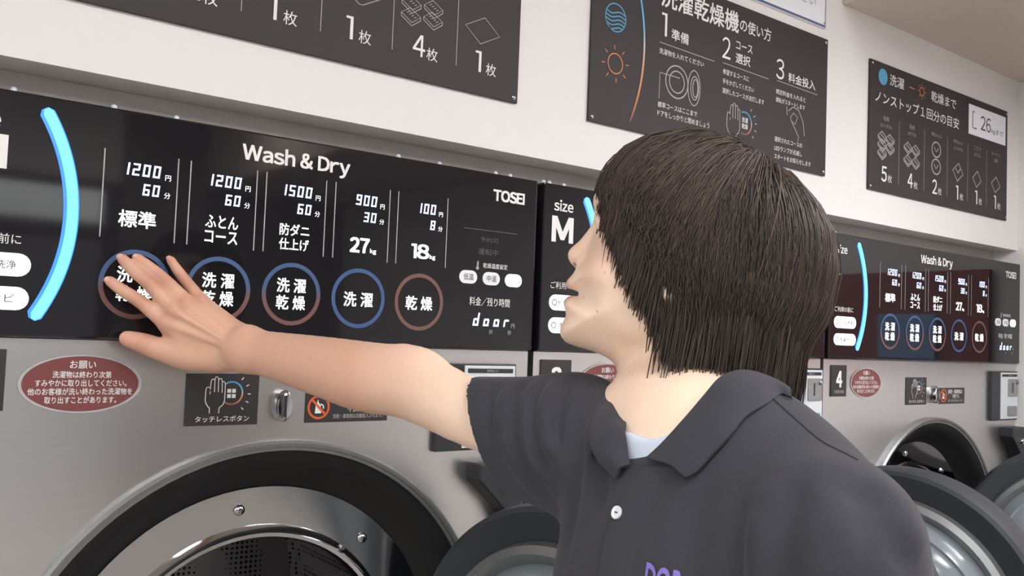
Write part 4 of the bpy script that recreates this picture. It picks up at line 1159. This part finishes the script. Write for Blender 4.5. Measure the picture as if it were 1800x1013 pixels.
def onto_S(p, it=8):
    p = np.array(p, float)
    for _ in range(it):
        d = float(S(p[None])[0]); g = np.array([S((p+np.eye(3)[i]*.002)[None])[0]-S((p-np.eye(3)[i]*.002)[None])[0] for i in range(3)])
        p = p-g/np.linalg.norm(g)*d
    return p
# creases in the cloth: bunching round the raised sleeve, drapes down the front, folds by the hanging sleeve
CREASE = []
for pts, dep_, wid in (
    (((-0.1740, 0.1429, 1.4861), (-0.1815, 0.1238, 1.4688), (-0.1826, 0.1097, 1.4504), (-0.1768, 0.1009, 1.4269), (-0.1639, 0.0924, 1.3989), (-0.1495, 0.0786, 1.3752)), .0070, .0085),
    (((-0.2025, 0.1637, 1.4711), (-0.2040, 0.1546, 1.4543), (-0.1960, 0.1458, 1.4296)), .0050, .0060),
    (((-0.1540, 0.1229, 1.4856), (-0.1640, 0.1038, 1.4681), (-0.1647, 0.0898, 1.4475), (-0.1576, 0.0811, 1.4236), (-0.1456, 0.0674, 1.3981)), .0065, .0085),
    (((-0.1288, 0.1030, 1.4832), (-0.1402, 0.0839, 1.4650), (-0.1429, 0.0699, 1.4450), (-0.1363, 0.0611, 1.4228)), .0060, .0075),
    (((-0.1168, 0.0739, 1.4641), (-0.1207, 0.0551, 1.4422), (-0.1181, 0.0366, 1.4115), (-0.1226, 0.0284, 1.3778), (-0.1238, 0.0211, 1.3253)), .0045, .0100),
    (((-0.1035, 0.0151, 1.4397), (-0.1033, -0.0038, 1.4180), (-0.1127, -0.0222, 1.3877)), .0040, .0080),
    (((0.0365, -0.1748, 1.4327), (0.0488, -0.1843, 1.4227), (0.0599, -0.1984, 1.4062), (0.0747, -0.2024, 1.3864)), .0060, .0105),
    (((0.0376, -0.1843, 1.4241), (0.0421, -0.1931, 1.4007), (0.0427, -0.2020, 1.3780)), .0045, .0105),
    (((0.0236, -0.1542, 1.4218), (0.0146, -0.1631, 1.4003), (0.0136, -0.1613, 1.3658)), .0050, .0110),
    (((0.0028, -0.1285, 1.4103), (-0.0042, -0.1324, 1.3889), (-0.0046, -0.1308, 1.3568)), .0045, .0110),
    (((-0.0313, -0.1042, 1.4230), (-0.0427, -0.1026, 1.3932), (-0.0474, -0.1004, 1.3510)), .0030, .0130)):
    pts = np.array(pts)
    q = np.array([onto_S(pts[i]*(1-f)+pts[i+1]*f) for i in range(len(pts)-1) for f in np.arange(6)/6]+[onto_S(pts[-1])])
    CREASE.append((q, dep_, wid, q.min(0)-.06, q.max(0)+.06))
def folds(P):
    out = np.zeros(P.shape[:-1])
    lo = P.reshape(-1, 3).min(0); hi = P.reshape(-1, 3).max(0)
    for q, a, w, cl, ch in CREASE:
        if np.any(cl > hi) or np.any(ch < lo): continue
        r = None; along = None
        n = len(q)-1
        for i in range(n):
            ba = q[i+1]-q[i]; h = np.clip(((P-q[i])@ba)/(ba@ba), 0, 1)
            v = vlen(P-q[i]-h[..., None]*ba); t = (i+h)/n
            if r is None: r, along = v, t
            else: along = np.where(v < r, t, along); r = np.minimum(r, v)
        e_ = np.clip(np.minimum(along, 1-along)*5+.15, 0, 1)
        out = out+a*e_*(np.exp(-(r/w)**2)-.55*np.exp(-((r-w*2.1)/(w*1.3))**2))
    return out
def solid(P): return S(P)+folds(P)
NKa = np.array((-0.0484, 0.0730, 1.4826)); NKb = np.array((-0.0245, 0.0306, 1.4310))
TH = .016
CUT = np.array((-0.2077, 0.2161, 1.4265)); CUN = SA+np.array([0, -.50, -.28]); CUN = CUN/np.linalg.norm(CUN)
def shirt_post(P, d):
    d = np.maximum(d+folds(P), -(d+TH))                                             # a shell
    d = np.maximum(d, (P-CUT)@CUN)                                         # open cuff of the raised sleeve
    d = np.maximum(d, zlo-P[..., 2])                                       # hem
    cl = np.maximum((LC[2]+.03)-P[..., 2], .10-vlen((P-LC)[..., :2]))      # open cuff of the hanging sleeve
    d = np.maximum(d, -np.maximum(np.maximum(P[..., 2]-(LC[2]+.03), vlen((P-LC)[..., :2])-.085), -(P[..., 1]-LS[1]-.075)*-1))
    hole = np.maximum(capsule(P, HO+np.array([0, 0, .15]), HO-np.array([0, 0, .07]), .068, .066), -((P-NP0)@NPN))
    return np.maximum(d, -hole)
HO = np.array((-0.0497, -0.0017, 1.4751)); NP0 = np.array((-0.0368, -0.0760, 1.4594)); NPN = np.cross(np.array((-0.0368, -0.0760, 1.4594))-np.array((-0.0870, -0.0392, 1.4247)), np.array((-0.0950, 0.0541, 1.4613))-np.array((-0.0870, -0.0392, 1.4247)))
NPN = NPN/np.linalg.norm(NPN)*(1 if NPN[2] > 0 else -1)
# keep the body clear of the shell by building the shirt a little larger
sv, sf = surface_net(S, .0034, post=shirt_post)
sv = smooth_pts(sv, sf, 2, .5)
shirt = np_mesh('polo_shirt', sv, sf, M['shirt'], man)

def onto(p, off=.0, it=8):
    """nearest point of the shirt's outer face"""
    p = np.array(p, float)
    for _ in range(it):
        d = float(solid(p[None])[0]); g = np.array([solid((p+np.eye(3)[i]*.002)[None])[0]-solid((p-np.eye(3)[i]*.002)[None])[0] for i in range(3)])
        g /= np.linalg.norm(g); p = p-g*(d-off)*.8
    return p, g

def sheet(rows, th, name, m, parent, nu=28, nv=10):
    """cloth sheet through rows of control points, with thickness"""
    def cr(P, n):
        P = np.array(P, float); t = np.linspace(0, len(P)-1, n); out = []
        for q in t:
            i = min(int(q), len(P)-2); f = q-i
            p0, p1, p2, p3 = P[max(i-1, 0)], P[i], P[i+1], P[min(i+2, len(P)-1)]
            out.append(.5*((2*p1)+(-p0+p2)*f+(2*p0-5*p1+4*p2-p3)*f*f+(-p0+3*p1-3*p2+p3)*f**3))
        return np.array(out)
    R = np.array([cr(r, nu) for r in rows])
    G = np.array([cr(R[:, i], nv) for i in range(nu)])
    du = np.gradient(G, axis=0); dv = np.gradient(G, axis=1); n = np.cross(du, dv); n /= np.maximum(vlen(n)[..., None], 1e-9)
    top = G+n*th/2; bot = G-n*th/2
    vs = np.concatenate([top.reshape(-1, 3), bot.reshape(-1, 3)]); o = nu*nv
    fs = [(i*nv+j, i*nv+j+1, (i+1)*nv+j+1, (i+1)*nv+j) for i in range(nu-1) for j in range(nv-1)]
    fs += [tuple(o+k2 for k2 in f[::-1]) for f in fs]
    ed = [(i*nv, (i+1)*nv) for i in range(nu-1)]+[((i+1)*nv+nv-1, i*nv+nv-1) for i in range(nu-1)]+[(j+1, j) for j in range(nv-1)]+[((nu-1)*nv+j, (nu-1)*nv+j+1) for j in range(nv-1)]
    fs += [(a, b2, b2+o, a+o) for a, b2 in ed]
    return MB().add([tuple(v) for v in vs], fs).build(name, m, parent, smooth=True)

# collar: near leaf, far leaf
near_fold = [(0.0452, 0.0023, 1.4945), (0.0268, -0.0033, 1.5047), (0.0040, -0.0184, 1.5078), (-0.0156, -0.0322, 1.5024), (-0.0303, -0.0415, 1.4880), (-0.0474, -0.0515, 1.4699), (-0.0655, -0.0524, 1.4490), (-0.0771, -0.0478, 1.4363)]
near_out = [(0.0373, -0.0495, 1.4889), (0.0311, -0.0396, 1.4907), (0.0114, -0.0663, 1.4837), (-0.0079, -0.0798, 1.4740), (-0.0228, -0.0910, 1.4594), (-0.0364, -0.0922, 1.4442), (-0.0452, -0.0907, 1.4334), (-0.0528, -0.0864, 1.4278)]
mid = [(np.array(a)*.45+np.array(b)*.55)+np.array([0, -.004, .004]) for a, b in zip(near_fold, near_out)]
sheet([near_fold, mid, near_out], .003, 'collar', M['shirt'], shirt, 40, 12)
far_fold = [(-0.0747, 0.0654, 1.4742), (-0.0843, 0.0200, 1.4622), (-0.0905, -0.0117, 1.4543), (-0.0898, -0.0250, 1.4402), (-0.0889, -0.0354, 1.4287)]
far_out = [(-0.0952, 0.0813, 1.4776), (-0.1105, 0.0380, 1.4621), (-0.1171, 0.0149, 1.4451), (-0.1128, -0.0084, 1.4297), (-0.0988, -0.0317, 1.4167)]
mid = [(np.array(a)*.5+np.array(b)*.5)+np.array([-.003, -.003, .003]) for a, b in zip(far_fold, far_out)]
sheet([far_fold, mid, far_out], .003, 'collar', M['shirt'], shirt)
# placket strip down the front
pa = [(-0.0839, -0.0485, 1.4307), (-0.0935, -0.0434, 1.4097), (-0.1017, -0.0413, 1.3895), (-0.1084, -0.0422, 1.3668), (-0.1111, -0.0449, 1.3427), (-0.1112, -0.0433, 1.3109)]
pb = [onto(np.array(p)+np.array([.030, -.022, .002]), -.001)[0] for p in pa]
pm = [onto(a*.6+b*.4, .0022)[0] for a, b in zip(np.array(pa), pb)]
pa = [onto(p, .0026)[0] for p in pa]
sheet([pa, pm, pb], .0022, 'placket', M['shirt'], shirt)
for px_ in ((-0.0985, -0.0445, 1.3916), (-0.1020, -0.0438, 1.3203)):
    bp, bn = onto(px_, .0045)
    bt = MB().lathe([(.0001, .0004), (.0030, .0004), (.0042, .0014), (.0052, .0012), (.0055, 0), (.0050, -.0012)], bp, bn, 28).build('shirt_button', M['pearl'], shirt, smooth=True)
    a = Vector(bn).cross(Vector((0, 0, 1))).normalized(); b2 = Vector(bn).cross(a)
    for s1 in (-1, 1):
        MB().cap([(.0006, .0003), (.0006, .0012)], Vector(bp)+a*(.0010*s1), bn, 8).build('thread_hole', M['black'], bt)
# embroidered letters on the chest
vs, fs = glyphs('DOR', .03)
xs = (vs[:, 0]-vs[:, 0].min())/(vs[:, 0].max()-vs[:, 0].min()); zs = (vs[:, 1]-vs[:, 1].min())/(vs[:, 1].max()-vs[:, 1].min())
pl, pr_ = np.array((-0.0746, -0.0798, 1.3402)), np.array((-0.0441, -0.0947, 1.3362)); up = np.array((-0.0772, -0.0810, 1.3626))-pl
emb = [onto(pl+(pr_-pl)*x+up*z, .0012, 5)[0] for x, z in zip(xs, zs)]
MB().add([tuple(v) for v in emb], fs).build('embroidery', M['stitch'], shirt, fix=False)
# shoulder seam
def seam(pts, name):
    P2 = [onto(np.array(pts[i])*(1-f)+np.array(pts[i+1])*f, .0004)[0] for i in range(len(pts)-1) for f in (0, .33, .66)]+[onto(pts[-1], .0004)[0]]
    MB().tube(P2, .0006, 6).build(name, M['shirt'], shirt, smooth=True)
seam([(0.0203, -0.0466, 1.4721), (0.0305, -0.0858, 1.4545), (0.0382, -0.1152, 1.4418), (0.0476, -0.1446, 1.4295)], 'shoulder_seam')
# undershirt
U = Field()
U.add(lambda P: TF(P)-.0055, tlo, thi, 0.0)
UA = np.array((-0.0906, -0.0087, 1.4544)); UB = np.array((-0.0715, -0.0354, 1.4491))
def under_post(P, d):
    d = np.maximum(d, -(d+.0085))
    sag = .009*np.exp(-(((P[..., :2]-UB[:2])**2).sum(-1))/.024**2)
    d = np.maximum(d, (P[..., 2]-(UA[2]-.2*(P[..., 1]-UA[1])-sag))*.97)
    return np.maximum(d, 1.30-P[..., 2])
uv, uf = surface_net(U, .0028, post=under_post); uv = smooth_pts(uv, uf, 1, .5)
np_mesh('undershirt', uv, uf, M['undershirt'], man)
# trousers and shoes, below the picture
T = Field()
T.ell(TC*np.array([1, 1, 0])+np.array([0, 0, .90]), (.115, .165, .14), TB, .05)
feet = []
for s in (-1, 1):
    hip = TC*np.array([1, 1, 0])+TB[1]*(.085*s)+np.array([0, 0, .86]); kn = hip+TB[0]*(.03+.05*s)+np.array([0, 0, -.40]); an = hip+TB[0]*(-.02+.10*s)+np.array([0, 0, -.79])
    T.chain([hip, kn, an], [.088, .068, .056], .04); feet.append(an)
tv, tf = surface_net(T, .008, post=lambda P, d: np.maximum(d, .045-P[..., 2]))
np_mesh('trousers', smooth_pts(tv, tf, 2), tf, M['trousers'], man)
for an in feet:
    K2 = Field()
    h = np.array([an[0], an[1], 0.])
    K2.ell(h+TB[0]*.06+np.array([0, 0, .035]), (.135, .046, .036), TB, .01).ell(h+np.array([0, 0, .06]), (.06, .042, .05), TB, .02)
    kv, kf = surface_net(K2, .006, post=lambda P, d: np.maximum(d, .001-P[..., 2]))
    np_mesh('shoe', smooth_pts(kv, kf, 1), kf, M['shoe'], man)
